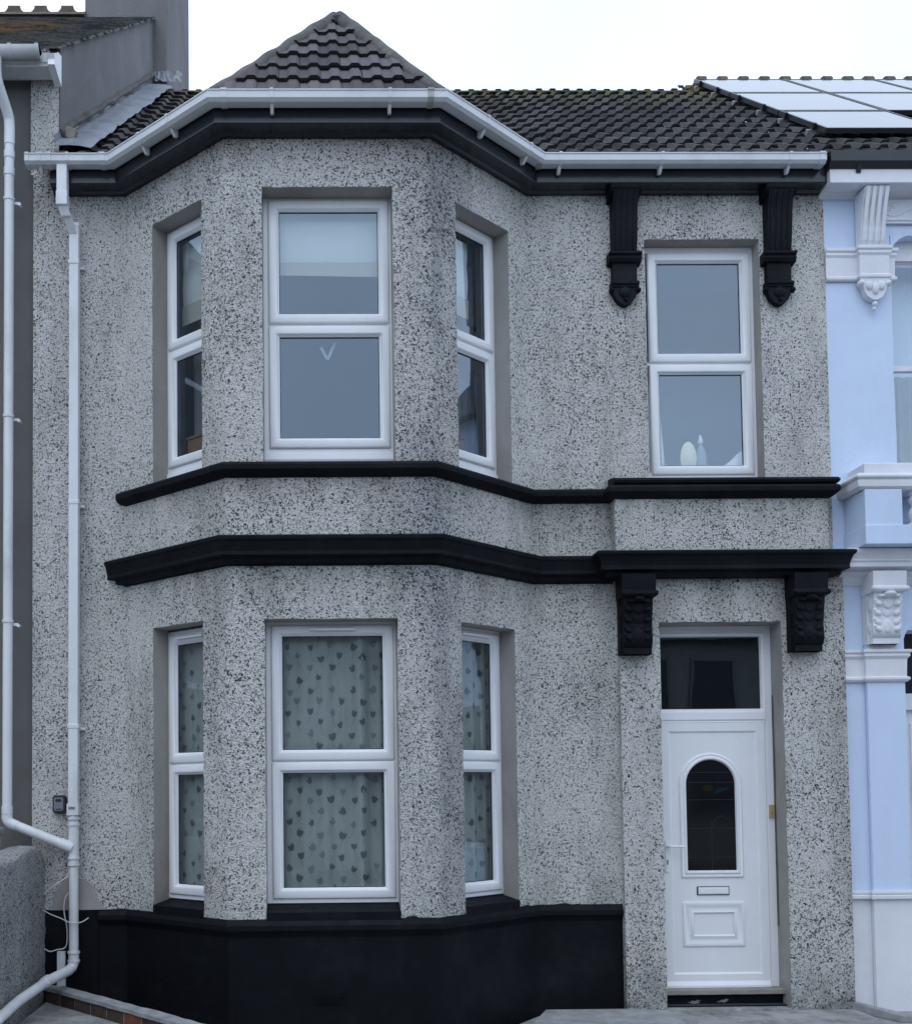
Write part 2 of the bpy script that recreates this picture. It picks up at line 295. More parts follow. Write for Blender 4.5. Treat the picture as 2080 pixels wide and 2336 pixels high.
# ------------------------------------------------------------------ mesh builder
def V(*a): return Vector(a)
class MB:
    def __init__(s): s.v = []; s.f = []; s.m = []; s.r = []; s.uv = None; s.rv = 0.5
    def vert(s, p): s.v.append(Vector(p)); return len(s.v) - 1
    def face(s, idx, m=0): s.f.append(tuple(idx)); s.m.append(m); s.r.append(s.rv)
    def poly(s, pts, m=0): s.face([s.vert(p) for p in pts], m)
    def box(s, x0, x1, y0, y1, z0, z1, m=0, mat=None):
        P = [(x, y, z) for z in (z0, z1) for y in (y0, y1) for x in (x0, x1)]
        if mat is not None: P = [mat @ Vector(p) for p in P]
        b = len(s.v)
        for p in P: s.vert(p)
        for q in ((0, 2, 3, 1), (4, 5, 7, 6), (0, 1, 5, 4), (2, 6, 7, 3), (0, 4, 6, 2), (1, 3, 7, 5)): s.face([b + i for i in q], m)
    def loft(s, rings, m=0, closed=True, cap=True, wrap=False):
        n = len(rings[0]); ids = [[s.vert(p) for p in r] for r in rings]
        K = len(ids) if wrap else len(ids) - 1
        for a in range(K):
            A, B = ids[a], ids[(a + 1) % len(ids)]
            for i in range(n if closed else n - 1):
                j = (i + 1) % n; s.face((A[i], A[j], B[j], B[i]), m)
        if cap and closed and not wrap:
            s.face(list(reversed(ids[0])), m); s.face(ids[-1], m)
    def sweep(s, path, prof, m=0, close_prof=True, cap=True):
        """path: list of (x,y) run left to right seen from the street; prof: list of (out,z)"""
        P = [Vector((p[0], p[1])) for p in path]; N = []
        for i in range(len(P) - 1):
            d = (P[i + 1] - P[i]).normalized(); N.append(Vector((d.y, -d.x)))
        rings = []
        for i, p in enumerate(P):
            if i == 0: o = N[0]
            elif i == len(P) - 1: o = N[-1]
            else: o = (N[i - 1] + N[i]) / (1 + N[i - 1].dot(N[i]))
            rings.append([(p.x + o.x * a, p.y + o.y * a, z) for a, z in prof])
        s.loft(rings, m, close_prof, cap)
    def tube(s, pts, r, n=12, m=0, cap=True):
        pts = [Vector(p) for p in pts]; rings = []; up = None
        rr = r if isinstance(r, (list, tuple)) else [r] * len(pts)
        for i, p in enumerate(pts):
            if i == 0: d = pts[1] - p
            elif i == len(pts) - 1: d = p - pts[-2]
            else: d = (pts[i + 1] - p).normalized() + (p - pts[i - 1]).normalized()
            d.normalize()
            if up is None: up = d.orthogonal().normalized()
            else: up = (up - d * up.dot(d)).normalized()
            w = d.cross(up)
            rings.append([p + (up * math.cos(2 * math.pi * k / n) + w * math.sin(2 * math.pi * k / n)) * rr[i] for k in range(n)])
        s.loft(rings, m, True, cap)
    def ring(s, O, U, N, rect, prof, m=0):
        """mitred rectangular frame. rect=(u0,u1,z0,z1); prof=[(inset,out)...] open strip from outside to inside"""
        u0, u1, z0, z1 = rect; rows = []
        for ins, out in prof:
            rows.append([s.vert(O + U * u + V(0, 0, 1) * z + N * out) for u, z in
                         ((u0 + ins, z0 + ins), (u1 - ins, z0 + ins), (u1 - ins, z1 - ins), (u0 + ins, z1 - ins))])
        for a, b in zip(rows, rows[1:]):
            for i in range(4):
                j = (i + 1) % 4; s.face((a[i], a[j], b[j], b[i]), m)
    def ell(s, c, ax, n=10, k=6, m=0):
        """ellipsoid with axis vectors ax (3 Vectors)"""
        rows = []
        for i in range(k + 1):
            t = math.pi * i / k
            rows.append([Vector(c) + ax[2] * math.cos(t) + (ax[0] * math.cos(2 * math.pi * j / n) + ax[1] * math.sin(2 * math.pi * j / n)) * math.sin(t) for j in range(n)])
        s.loft(rows, m, True, False)
    def lathe(s, c, prof, n=16, m=0):
        rows = [[(c[0] + r * math.cos(2 * math.pi * j / n), c[1] + r * math.sin(2 * math.pi * j / n), c[2] + z) for j in range(n)] for r, z in prof]
        s.loft(rows, m, True, True)
    def build(s, name, mats, parent=None, smooth=False, bevel=0.0, recalc=True, segs=2):
        me = bpy.data.meshes.new(name)
        off = Vector((0, 0, 0))
        q = parent
        while q is not None: off += q.location; q = q.parent
        me.from_pydata([tuple(v - off) for v in s.v], [], s.f)
        mats = mats if isinstance(mats, (list, tuple)) else [mats]
        for k in mats: me.materials.append(M[k])
        me.polygons.foreach_set('material_index', s.m)
        at = me.attributes.new('rnd', 'FLOAT', 'FACE'); at.data.foreach_set('value', s.r)
        if recalc:
            import bmesh
            bm = bmesh.new(); bm.from_mesh(me)
            bmesh.ops.remove_doubles(bm, verts=bm.verts, dist=1e-5)
            bmesh.ops.recalc_face_normals(bm, faces=bm.faces); bm.to_mesh(me); bm.free()
        if smooth:
            me.polygons.foreach_set('use_smooth', [True] * len(me.polygons))
            try: me.set_sharp_from_angle(angle=R(40))
            except Exception: pass
        o = bpy.data.objects.new(name, me); C.objects.link(o)
        if parent is not None: o.parent = parent
        if bevel:
            md = o.modifiers.new('bevel', 'BEVEL'); md.width = bevel; md.segments = segs; md.limit_method = 'ANGLE'; md.angle_limit = R(35)
        return o

def tag(o, label, cat, group=None, kind=None):
    if label: o['label'] = label
    if cat: o['category'] = cat
    if group: o['group'] = group
    if kind: o['kind'] = kind
    return o
def thing(name, loc, label, cat, group=None):
    o = bpy.data.objects.new(name, None); C.objects.link(o); o.location = loc; o.empty_display_size = 0.2
    return tag(o, label, cat, group)
def nz(p, s): return noise.noise(Vector(p) * s)

# plan of the front wall (y = 0 is the main wall, street is -y)
D = 0.722
jL, fL, fR, jR = V(1.171, 0, 0), V(2.0155, -D, 0), V(3.526, -D, 0), V(4.3885, 0, 0)
BAY = [(jL.x, 0), (fL.x, -D), (fR.x, -D), (jR.x, 0)]
UP = V(0, 0, 1)

def panel(mb, A, B, z0, z1, holes=(), depth=0.16, mw=0, mr=1, step=0.045, amp=0.0035, reveal_bottom=False, jag_bottom=0.0):
    """wall sheet from A to B (plan points) with rectangular openings and plastered reveals"""
    A = Vector(A); B = Vector(B); L = (B - A).length; U = (B - A) / L; N = V(U.y, -U.x, 0)
    us = {0.0, L}; zs = {z0, z1}
    for h in holes: us |= {h[0], h[1]}; zs |= {h[2], h[3]}
    def fill(s):
        s = sorted(s); o = [s[0]]
        for a, b in zip(s, s[1:]):
            k = max(1, round((b - a) / step))
            o += [a + (b - a) * (i + 1) / k for i in range(k)]
        return o
    us = fill(us); zs = fill(zs); ids = {}
    def edgehole(u, z):
        for h in holes:
            if h[0] - 1e-6 <= u <= h[1] + 1e-6 and h[2] - 1e-6 <= z <= h[3] + 1e-6: return h
    def inside(u, z):
        return any(h[0] < u < h[1] and h[2] < z < h[3] for h in holes)
    def vid(i, j):
        if (i, j) in ids: return ids[i, j]
        u, z = us[i], zs[j]; P = A + U * u + UP * z
        e = edgehole(u, z)
        if e:
            k = 0.008
            if abs(u - e[0]) < 1e-6 or abs(u - e[1]) < 1e-6: P += U * (nz(P, 19) * k)
            if abs(z - e[2]) < 1e-6 or abs(z - e[3]) < 1e-6: P += UP * (nz(P + V(3, 1, 0), 17) * k * 0.8)
            P -= N * 0.004
        elif 0.02 < u < L - 0.02 and z0 + 0.01 < z < z1 - 0.01:
            P += N * (nz(P, 9) * amp + nz(P, 2.0) * amp)
        if jag_bottom and abs(z - z0) < 1e-6: P += UP * (nz(P + V(5, 2, 0), 14) * jag_bottom) - N * 0.004
        ids[i, j] = mb.vert(P); return ids[i, j]
    for i in range(len(us) - 1):
        for j in range(len(zs) - 1):
            if inside((us[i] + us[i + 1]) / 2, (zs[j] + zs[j + 1]) / 2): continue
            mb.face((vid(i, j), vid(i + 1, j), vid(i + 1, j + 1), vid(i, j + 1)), mw)
    for h in holes:
        iu = [i for i, u in enumerate(us) if h[0] - 1e-6 <= u <= h[1] + 1e-6]
        jz = [j for j, z in enumerate(zs) if h[2] - 1e-6 <= z <= h[3] + 1e-6]
        def strip(seq):
            back = [mb.vert(A + U * us[i] + UP * zs[j] - N * depth) for i, j in seq]
            for k in range(len(seq) - 1):
                a, b = vid(*seq[k]), vid(*seq[k + 1])
                mb.face((a, b, back[k + 1], back[k]), mr)
        strip([(iu[0], j) for j in jz]); strip([(iu[-1], j) for j in jz]); strip([(i, jz[-1]) for i in iu])
        if reveal_bottom: strip([(i, jz[0]) for i in iu])

# ================================================================== THE MIDDLE HOUSE
house = thing('terraced_house', (3.6, 0, 0), 'pebbledashed terraced house with a two storey bay, black painted bands and white front door', 'house')

def walls():
    mb = MB()
    panel(mb, (0.432, 0, 0), jL, 0.752, 6.62, jag_bottom=0.01)
    sideL = [(0.312, 0.864, 4.02, 6.09), (0.312, 0.864, 0.79, 2.92)]
    panel(mb, jL, fL, 0.752, 6.62, sideL, jag_bottom=0.022)
    panel(mb, fL, fR, 0.752, 6.62, [(0.2735, 1.2305, 4.0, 6.084), (0.2735, 1.2305, 0.79, 2.90)], jag_bottom=0.024)
    sideR = [(0.272, 0.892, 4.02, 6.07), (0.272, 0.892, 0.79, 2.90)]
    panel(mb, fR, jR, 0.752, 6.62, sideR, jag_bottom=0.022)
    panel(mb, jR, (6.795, 0, 0), 3.25, 6.62, [(5.337 - jR.x, 6.265 - jR.x, 4.0, 6.083)], depth=0.13)
    panel(mb, jR, (5.052, 0, 0), 0.752, 3.25, jag_bottom=0.016)
    panel(mb, (5.05, -0.06, 0), (6.832, -0.06, 0), -0.13, 3.32, [(0.315, 1.285, -0.13, 2.965)], depth=0.21)
    panel(mb, (5.05, 0.02, 0), (5.05, -0.06, 0), -0.13, 3.3); panel(mb, (6.832, -0.06, 0), (6.832, 0.3, 0), -0.13, 3.3)
    panel(mb, (5.016, -0.12, 0), (6.70, -0.12, 0), 3.48, 3.98)
    panel(mb, (5.016, 0.02, 0), (5.016, -0.12, 0), 3.48, 3.98); panel(mb, (6.70, -0.12, 0), (6.70, 0.02, 0), 3.48, 3.98)
    panel(mb, (6.795, 0, 0), (6.795, 0.4, 0), 3.25, 6.6)
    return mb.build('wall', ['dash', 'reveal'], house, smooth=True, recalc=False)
wall = walls()

def house_trim():
    # plinth with its black moulded top, and sloping black sills in the ground floor openings
    mb = MB()
    prof = [(-0.02, 0.752), (-0.006, 0.756), (0.022, 0.708), (0.024, 0.672), (0.004, 0.645), (-0.008, 0.62), (-0.010, -0.16), (-0.05, -0.16)]
    mb.sweep([(0.95, 0)] + BAY + [(5.048, 0)], prof)
    lp = [(-0.02, 0.752), (-0.002, 0.752), (-0.004, 0.70), (-0.004, -0.16), (-0.05, -0.16)]
    mb.sweep([(0.44, 0), (0.95, 0)], lp)
    def sill(A, B, u0, u1, zi, zo, dep, out=0.004):
        U = (B - A).normalized(); N = V(U.y, -U.x, 0)
        a, b = A + U * u0, A + U * u1
        mb.poly([a - N * dep + UP * zi, b - N * dep + UP * zi, b + N * out + UP * zo, a + N * out + UP * zo])
        mb.poly([a + N * out + UP * zo, b + N * out + UP * zo, b + N * out + UP * (zo - 0.07), a + N * out + UP * (zo - 0.07)])
    sill(jL, fL, 0.312, 0.864, 0.84, 0.805, 0.17); sill(fL, fR, 0.2735, 1.2305, 0.845, 0.80, 0.17); sill(fR, jR, 0.272, 0.892, 0.84, 0.805, 0.17)
    pl = mb.build('plinth', 'black', house, bevel=0.004)
    # air vent in the plinth
    mb = MB()
    for r in range(3):
        for k in range(9): mb.box(2.63 + k * 0.0245, 2.63 + k * 0.0245 + 0.012, -D + 0.005, -D - 0.004, 0.158 + r * 0.016, 0.158 + r * 0.016 + 0.009)
    mb.box(2.62, 2.86, -D + 0.012, -D + 0.003, 0.148, 0.21)
    mb.build('air_vent', 'black', house)
    # sill band of the first floor
    def ext(e): return [(jL.x - 0.76 * e, 0.65 * e)] + BAY
    path = ext(0.05) + [(5.016, 0), (5.016, -0.12), (6.70, -0.12), (6.70, 0.03)]
    mb = MB()
    mb.sweep(path, [(-0.17, 4.075), (-0.02, 4.052), (0.05, 4.030), (0.066, 4.02), (0.072, 4.005), (0.070, 3.972), (0.058, 3.962), (0.050, 3.955), (0.030, 3.938), (0.012, 3.930), (-0.02, 3.924)])
    mb.sweep([(5.0, -0.125), (6.715, -0.125), (6.715, 0.03)], [(-0.13, 4.12), (0.0, 4.098), (0.05, 4.082), (0.062, 4.062), (0.05, 4.04), (-0.12, 4.028)])
    mb.build('sill_band', 'black', house, bevel=0.004)
    # big string course over the ground floor, carried over the door as a hood
    mb = MB()
    cyma = [(-0.03, 3.51), (0.02, 3.50), (0.115, 3.484), (0.132, 3.474), (0.130, 3.452), (0.118, 3.435), (0.108, 3.40), (0.100, 3.372), (0.102, 3.342), (0.060, 3.330), (0.052, 3.300), (0.012, 3.292), (0.01, 3.283), (-0.03, 3.283)]
    mb.sweep(ext(0.115) + [(5.02, 0)], cyma)
    mb.build('string_course', 'black', house, bevel=0.004)
    mb = MB()
    hood = [(-0.13, 3.515), (0.0, 3.51), (0.115, 3.498), (0.132, 3.488), (0.130, 3.468), (0.112, 3.45), (0.100, 3.415), (0.092, 3.385), (0.094, 3.352), (0.046, 3.346), (0.040, 3.312), (-0.02, 3.305), (-0.1, 3.305)]
    mb.sweep([(4.965, 0.02), (4.965, -0.12), (6.72, -0.12), (6.72, 0.03)], hood)
    mb.build('door_hood', 'black', house, bevel=0.004)
    # eaves board
    mb = MB()
    mb.sweep([(0.60, 0)] + BAY + [(6.752, 0)], [(-0.02, 6.60), (0.115, 6.60), (0.13, 6.582), (0.15, 6.578), (0.152, 6.462), (0.145, 6.455), (0.05, 6.455), (0.035, 6.44), (0.0, 6.44), (-0.02, 6.44)])
    mb.build('eaves_board', 'eaves', house, bevel=0.003)
house_trim()

def gutter_run():
    mb = MB()
    prof = [(0.158, 6.625), (0.158, 6.566), (0.172, 6.558), (0.240, 6.556), (0.262, 6.574), (0.262, 6.622), (0.268, 6.624), (0.268, 6.632), (0.256, 6.632), (0.256, 6.580), (0.236, 6.564), (0.178, 6.566), (0.166, 6.572), (0.166, 6.625)]
    path = [(0.43, 0)] + BAY + [(6.70, 0)]
    mb.sweep(path, prof)
    g = mb.build('gutter', 'gutter', house)
    ext = [(0.154, 6.627), (0.154, 6.562), (0.170, 6.553), (0.242, 6.551), (0.267, 6.572), (0.267, 6.620), (0.273, 6.622), (0.273, 6.637), (0.154, 6.637)]
    def clip(A, B, t, w=0.028, lug=True, mat='gutter'):
        A, B = Vector(A), Vector(B); U = (B - A).normalized(); N = V(U.y, -U.x, 0); c = A + U * t
        m = MB(); m.loft([[c + U * k + N * o + UP * z for o, z in ext] for k in (-w / 2, w / 2)])
        if lug:
            m.loft([[c + U * k + N * o + UP * z for o, z in ((0.155, 6.562), (0.225, 6.556), (0.205, 6.530), (0.180, 6.508), (0.155, 6.512))] for k in (-0.012, 0.012)])
        m.build('gutter_bracket' if lug else 'gutter_joint', mat, g, bevel=0.002)
    L = V(0.43, 0, 0); Rr = V(6.70, 0, 0)
    for t in (0.02, 0.19): clip(L, jL, t, 0.03, False)
    for t in (0.115, 0.33): clip(L, jL, t, 0.024, t < 0.2)
    for t in (0.46, 0.78): clip(jL, fL, t, 0.024)
    for t in (0.36, 1.20): clip(fL, fR, t, 0.024)
    for t in (0.36, 0.86): clip(fR, jR, t, 0.024)
    for t in (0.22, 1.02, 2.03): clip(jR, Rr, t, 0.024)
    for A, B, t in ((L, jL, 0.60), (fL, fR, 0.02), (fL, fR, 1.49), (jR, Rr, 0.06), (jR, Rr, 2.28)): clip(A, B, t, 0.045, False, 'dirtygutter' if t in (1.49, 0.06) else 'gutter')
gutter_run()

def windows():
    def ring_prof_frame(): return [(0.0, -0.06), (0.0, 0.0), (0.004, 0.004), (0.034, 0.004), (0.038, -0.002), (0.046, -0.004), (0.06, -0.05)]
    sashp = [(-0.004, -0.01), (-0.004, 0.010), (0.002, 0.018), (0.008, 0.021), (0.050, 0.021), (0.056, 0.018), (0.062, 0.006), (0.074, -0.002), (0.076, -0.014)]
    def win(A, B, u0, u1, z0, z1, depth, glass, trickle=False, us=None, gmat='glass', cill=0.0):
        U = (Vector(B) - Vector(A)).normalized(); N = V(U.y, -U.x, 0); O = Vector(A) - N * depth
        mb = MB(); mb.ring(O, U, N, (u0, u1, z0, z1), ring_prof_frame())
        (g0, g1), (g2, g3) = glass; mid = (g1 + g2) / 2
        s0, s1 = us
        for (a, b) in ((mid - 0.012, mid + 0.012),):
            mb.poly([O + U * (u0 + .02) + UP * a + N * -0.002, O + U * (u1 - .02) + UP * a + N * -0.002, O + U * (u1 - .02) + UP * b + N * -0.002, O + U * (u0 + .02) + UP * b + N * -0.002])
        if cill:
            pts = [(0.0, z0 - 0.001), (0.014, z0 - 0.002), (0.016, z0 - cill * 0.55), (0.004, z0 - cill), (-0.05, z0 - cill)]
            mb.loft([[O + U * u + N * o + UP * z for o, z in pts] for u in (u0 + 0.002, u1 - 0.002)])
        f = mb.build('window', ['upvc'], house)
        for a, b in ((g0, g1), (g2, g3)):
            m = MB(); m.ring(O, U, N, (s0 - 0.075, s1 + 0.075, a - 0.075, b + 0.075), sashp)
            sh = m.build('sash', 'upvc', f, smooth=True)
            m = MB(); gk = [(0.0745, -0.0105), (0.080, -0.0105), (0.080, -0.02)]
            m.ring(O, U, N, (s0 - 0.075, s1 + 0.075, a - 0.075, b + 0.075), gk); m.build('gasket', 'gasket', f)
            m = MB(); m.poly([O + U * (s0 - .01) + UP * (a - .01) - N * .016, O + U * (s1 + .01) + UP * (a - .01) - N * .016, O + U * (s1 + .01) + UP * (b + .01) - N * .016, O + U * (s0 - .01) + UP * (b + .01) - N * .016])
            m.build('pane', gmat, f, recalc=False)
        if trickle:
            m = MB(); c = (s0 + s1) / 2; hw = min(0.165, (s1 - s0) * 0.42)
            zt = g3 + 0.045
            m.loft([[O + U * (c + k) + N * o + UP * (zt + z) for o, z in ((0.02, -0.012), (0.052, -0.011), (0.050, 0.004), (0.034, 0.012), (0.02, 0.012))] for k in (-hw, hw)])
            m.build('trickle_vent', 'upvc', f, bevel=0.002)
        return f
    gu = ((4.272, 5.035), (5.21, 5.988)); gl = ((0.957, 1.794), (1.962, 2.798))
    for (g, z0, z1, tr, cl, gm) in ((gu, 4.15, 6.088, False, 0.075, 'upglass'), (gl, 0.845, 2.905, True, 0.0, 'glass')):
        win(jL, fL, 0.312, 0.864, z0, z1, 0.16, g, tr, (0.412, 0.764), gm, cill=cl)
        win(fL, fR, 0.2735, 1.2305, z0, z1, 0.16, g, tr, (0.3935, 1.132), gm, cill=cl)
        win(fR, jR, 0.272, 0.892, z0, z1, 0.16, g, tr, (0.372, 0.785), gm, cill=cl)
    X = jR.x
    win(jR, (6.795, 0, 0), 5.337 - X, 6.265 - X, 4.17, 6.083, 0.13, ((4.272, 5.025), (5.20, 5.950)), False, (5.477 - X, 6.155 - X), 'bathglass', cill=0.05)
windows()

def door():
    Y = 0.15
    O = V(0, Y, 0); U = V(1, 0, 0); N = V(0, -1, 0)
    mb = MB()
    fp = [(0.0, -0.06), (0.0, 0.0), (0.005, 0.006), (0.030, 0.006), (0.036, 0.0), (0.046, -0.004), (0.06, -0.05)]
    mb.ring(O, U, N, (5.358, 6.338, 0.065, 2.965), [(0.0, -0.06), (0.0, 0.0), (0.005, 0.006), (0.058, 0.006), (0.064, 0.0), (0.070, -0.004), (0.075, -0.05)])
    # transom bar and moulding, upper light beads
    mb.loft([[V(x, Y - o, z) for o, z in ((-0.05, 2.272), (0.004, 2.272), (0.018, 2.262), (0.018, 2.205), (0.008, 2.192), (0.014, 2.186), (0.010, 2.172), (-0.05, 2.172))] for x in (5.42, 6.275)])
    mb.ring(O, U, N, (5.416, 6.28, 2.262, 2.905), [(0.0, 0.006), (0.004, 0.014), (0.022, 0.010), (0.030, -0.012)])
    fr = mb.build('door_frame', 'upvc', house)
    mb = MB(); mb.poly([V(5.43, Y + 0.012, 2.27), V(6.27, Y + 0.012, 2.27), V(6.27, Y + 0.012, 2.89), V(5.43, Y + 0.012, 2.89)]); mb.build('transom_pane', 'glass', fr, recalc=False)
    mb = MB(); mb.box(5.35, 6.37, 0.04, 0.20, 0.028, 0.066); mb.build('door_sill', 'sillwood', house, bevel=0.004)
    mb = MB(); mb.box(5.36, 6.345, 0.085, 0.22, -0.14, 0.029); rs = mb.build('door_riser', 'black', house)
    for cx, cz, w in ((5.63, -0.035, 0.07), (5.86, -0.028, 0.055)):
        mb = MB(); mb.poly([V(cx + w * 0.6 * math.cos(a) * (1 + 1.2 * nz((a, cx, 0), 2.3)), 0.083, cz + 0.013 * math.sin(a) * (1 + 1.3 * nz((a, 3, cx), 2.7)) + 0.006 * math.cos(a)) for a in [i * math.pi / 9 for i in range(18)]])
        mb.build('paint_flake', 'paint_chip', rs)
    # the leaf
    x0, x1, z0, z1 = 5.424, 6.268, 0.105, 2.178
    mb = MB()
    lp = [(0.0, -0.03), (0.0, 0.008), (0.004, 0.012), (0.066, 0.012), (0.074, 0.004), (0.082, 0.000)]
    mb.ring(O, U, N, (x0, x1, z0, z1), lp)
    mb.poly([V(x0 + .08, Y, z0 + .08), V(x1 - .08, Y, z0 + .08), V(x1 - .08, Y, z1 - .08), V(x0 + .08, Y, z1 - .08)])
    mb.loft([[V(x, Y - o, z) for o, z in ((-0.01, 0.068), (0.030, 0.068), (0.030, 0.085), (0.012, 0.118), (-0.01, 0.118))] for x in (5.42, 6.26)])
    dr = mb.build('front_door', 'upvc', house)
    # arched light
    xa, xb, za, zc = 5.62, 6.02, 0.99, 1.685; r = (xb - xa) / 2; cx = (xa + xb) / 2
    def arch(ins, out):
        rr = r - ins; pts = [V(xa + ins, Y - out, za + ins), V(xb - ins, Y - out, za + ins)]
        pts += [V(cx + rr * math.cos(math.pi * k / 24), Y - out, zc + rr * math.sin(math.pi * k / 24)) for k in range(25)]
        return pts
    mb = MB(); mb.loft([arch(-0.052, -0.002), arch(-0.050, 0.010), arch(-0.040, 0.015), arch(-0.026, 0.011), arch(-0.016, 0.020), arch(-0.004, 0.020), arch(0.004, 0.006), arch(0.006, 0.0)], cap=False)
    mb.build('arch_moulding', 'upvc', dr, smooth=True)
    mb = MB(); mb.poly(arch(0.003, 0.004), 0)
    def bar(p, q, w=0.004, m=1, y=0.0065):
        p, q = V(*p), V(*q); d = (q - p).normalized(); n = V(-d.z, 0, d.x) * w / 2
        mb.poly([V(a.x, Y - y, a.z) for a in (p - n, q - n, q + n, p + n)], m)
    for zz in (1.10, 1.33, 1.56, 1.70, 1.78): bar((xa + .01, 0, zz), (xb - .01, 0, zz))
    for xx in (5.82,): bar((xx, 0, 1.0), (xx, 0, 1.40))
    for k in range(10):
        a0, a1 = k / 10 * 2.2, (k + 1) / 10 * 2.2
        bar((5.90 - .07 * math.cos(a0), 0, 1.33 + .10 * math.sin(a0)), (5.90 - .07 * math.cos(a1), 0, 1.33 + .10 * math.sin(a1)))
    mb.poly([V(5.80 + .045 * math.cos(a), Y - .0062, 1.655 + .03 * math.sin(a)) for a in [i * math.pi / 5 for i in range(10)]], 3)
    mb.poly([V(x, Y - .0062, z) for x, z in ((5.85, 1.628), (5.90, 1.655), (5.97, 1.662), (5.975, 1.65), (5.92, 1.628), (5.86, 1.608))], 2)
    mb.build('arched_pane', ['doorglass', 'leadline', 'bluegl', 'yelgl'], dr, recalc=False)
    # raised lower panel
    mb = MB(); mb.ring(O, U, N, (5.575, 6.070, 0.39, 0.745), [(0, -0.001), (0.002, 0.010), (0.012, 0.014), (0.026, 0.010), (0.040, 0.001), (0.060, 0.001), (0.074, 0.010), (0.084, 0.013), (0.094, 0.002)])
    mb.build('moulded_panel', 'upvc', dr, smooth=True)
    mb = MB(); mb.box(5.692, 5.952, Y - 0.006, Y, 0.797, 0.868, 0); mb.box(5.702, 5.944, Y - 0.012, Y - 0.0055, 0.805, 0.862, 1); mb.box(5.71, 5.936, Y - 0.015, Y - 0.0115, 0.812, 0.850, 1)
    mb.build('letterbox', ['gasket', 'upvc'], dr, bevel=0.0015)
    mb = MB(); mb.box(5.441, 5.472, Y - 0.022, Y - 0.011, 0.985, 1.235, 0)
    mb.tube([V(5.456, Y - 0.02, 1.192), V(5.456, Y - 0.05, 1.192), V(5.47, Y - 0.058, 1.192), V(5.585, Y - 0.055, 1.190)], [0.010, 0.010, 0.010, 0.008], 8, 0)
    mb.box(5.451, 5.461, Y - 0.0235, Y - 0.021, 1.045, 1.085, 1)
    mb.build('door_handle', ['upvc', 'keyblack'], dr, bevel=0.002)
    mb = MB(); mb.box(6.287, 6.322, Y - 0.026, Y - 0.006, 1.415, 1.515, 0)
    mb.lathe((6.304, Y - 0.026, 1.452), [(0.0001, -0.006), (0.007, 0), (0.0001, 0.006)], 10, 1)
    mb.build('doorbell', ['brass', 'keyblack'], house, bevel=0.003)
    # damp stain strip on the right reveal by the frame
    mb = MB(); pts = []
    for k in range(14):
        z = 0.55 + 1.85 * k / 13; pts.append((z, 0.02 + 0.02 * (nz((0, 0, z), 5) + 0.6)))
    mb.loft([[V(6.3315, Y - 0.002, z), V(6.3315, Y - 0.002 - w, z)] for z, w in pts], closed=False, cap=False)
    mb.build('damp_stain', 'stainrust', house, recalc=False)
door()

def brackets():
    # tall consoles under the eaves
    def upper(xc):
        mb = MB()
        def ext(prof, w, x=xc): mb.loft([[V(x + k, -o, z) for o, z in prof] for k in (-w / 2, w / 2)])
        sh = [(0.0, 6.46), (0.145, 6.46), (0.14, 6.41), (0.115, 6.34), (0.10, 6.26), (0.092, 6.15), (0.080, 6.05), (0.062, 5.96), (0.055, 5.90), (0.0, 5.90)]
        ext(sh, 0.198)
        ext([(0, 6.47), (0.15, 6.47), (0.15, 6.425), (0.132, 6.40), (0.0, 6.36)], 0.25)
        for k in (-0.07, -0.023, 0.023, 0.07):
            ext([(o + 0.006, z) for o, z in sh[2:-2]] + [(0.05, 6.0), (0.06, 6.3)], 0.022, xc + k)
        ext([(0.0, 5.938), (0.095, 5.938), (0.095, 5.918), (0.078, 5.908), (0.085, 5.888), (0.070, 5.858), (0.0, 5.848)], 0.262)
        ext([(0.0, 5.90), (0.055, 5.90), (0.055, 5.66), (0, 5.66)], 0.196)
        ext([(0.0, 5.705), (0.072, 5.705), (0.072, 5.685), (0.060, 5.675), (0.060, 5.662), (0.0, 5.662)], 0.225)
        # drop: shield tapering to a point, with two scroll ears
        prof = [(0.105, 5.670), (0.118, 5.650), (0.112, 5.630), (0.095, 5.615), (0.086, 5.592), (0.070, 5.562), (0.045, 5.535), (0.018, 5.520), (0.004, 5.516)]
        front = [V(xc - w, -0.052, z) for w, z in prof] + [V(xc + w, -0.052, z) for w, z in reversed(prof)]
        back = [V(p.x, 0.0, p.z) for p in front]
        mb.loft([back, front])
        for sx in (-1, 1): mb.ell((xc + sx * 0.107, -0.045, 5.638), [V(0.022, 0, 0), V(0, 0.035, 0), V(0, 0, 0.022)])
        mb.ell((xc, -0.05, 5.62), [V(0.05, 0, 0), V(0, 0.022, 0), V(0, 0, 0.05)]); mb.ell((xc + 0.006, -0.052, 5.56), [V(0.018, 0, 0), V(0, 0.018, 0), V(0, 0, 0.018)])
        mb.build('eaves_bracket', 'black', house, smooth=True, bevel=0.003)
    upper(5.157); upper(6.398)
brackets()

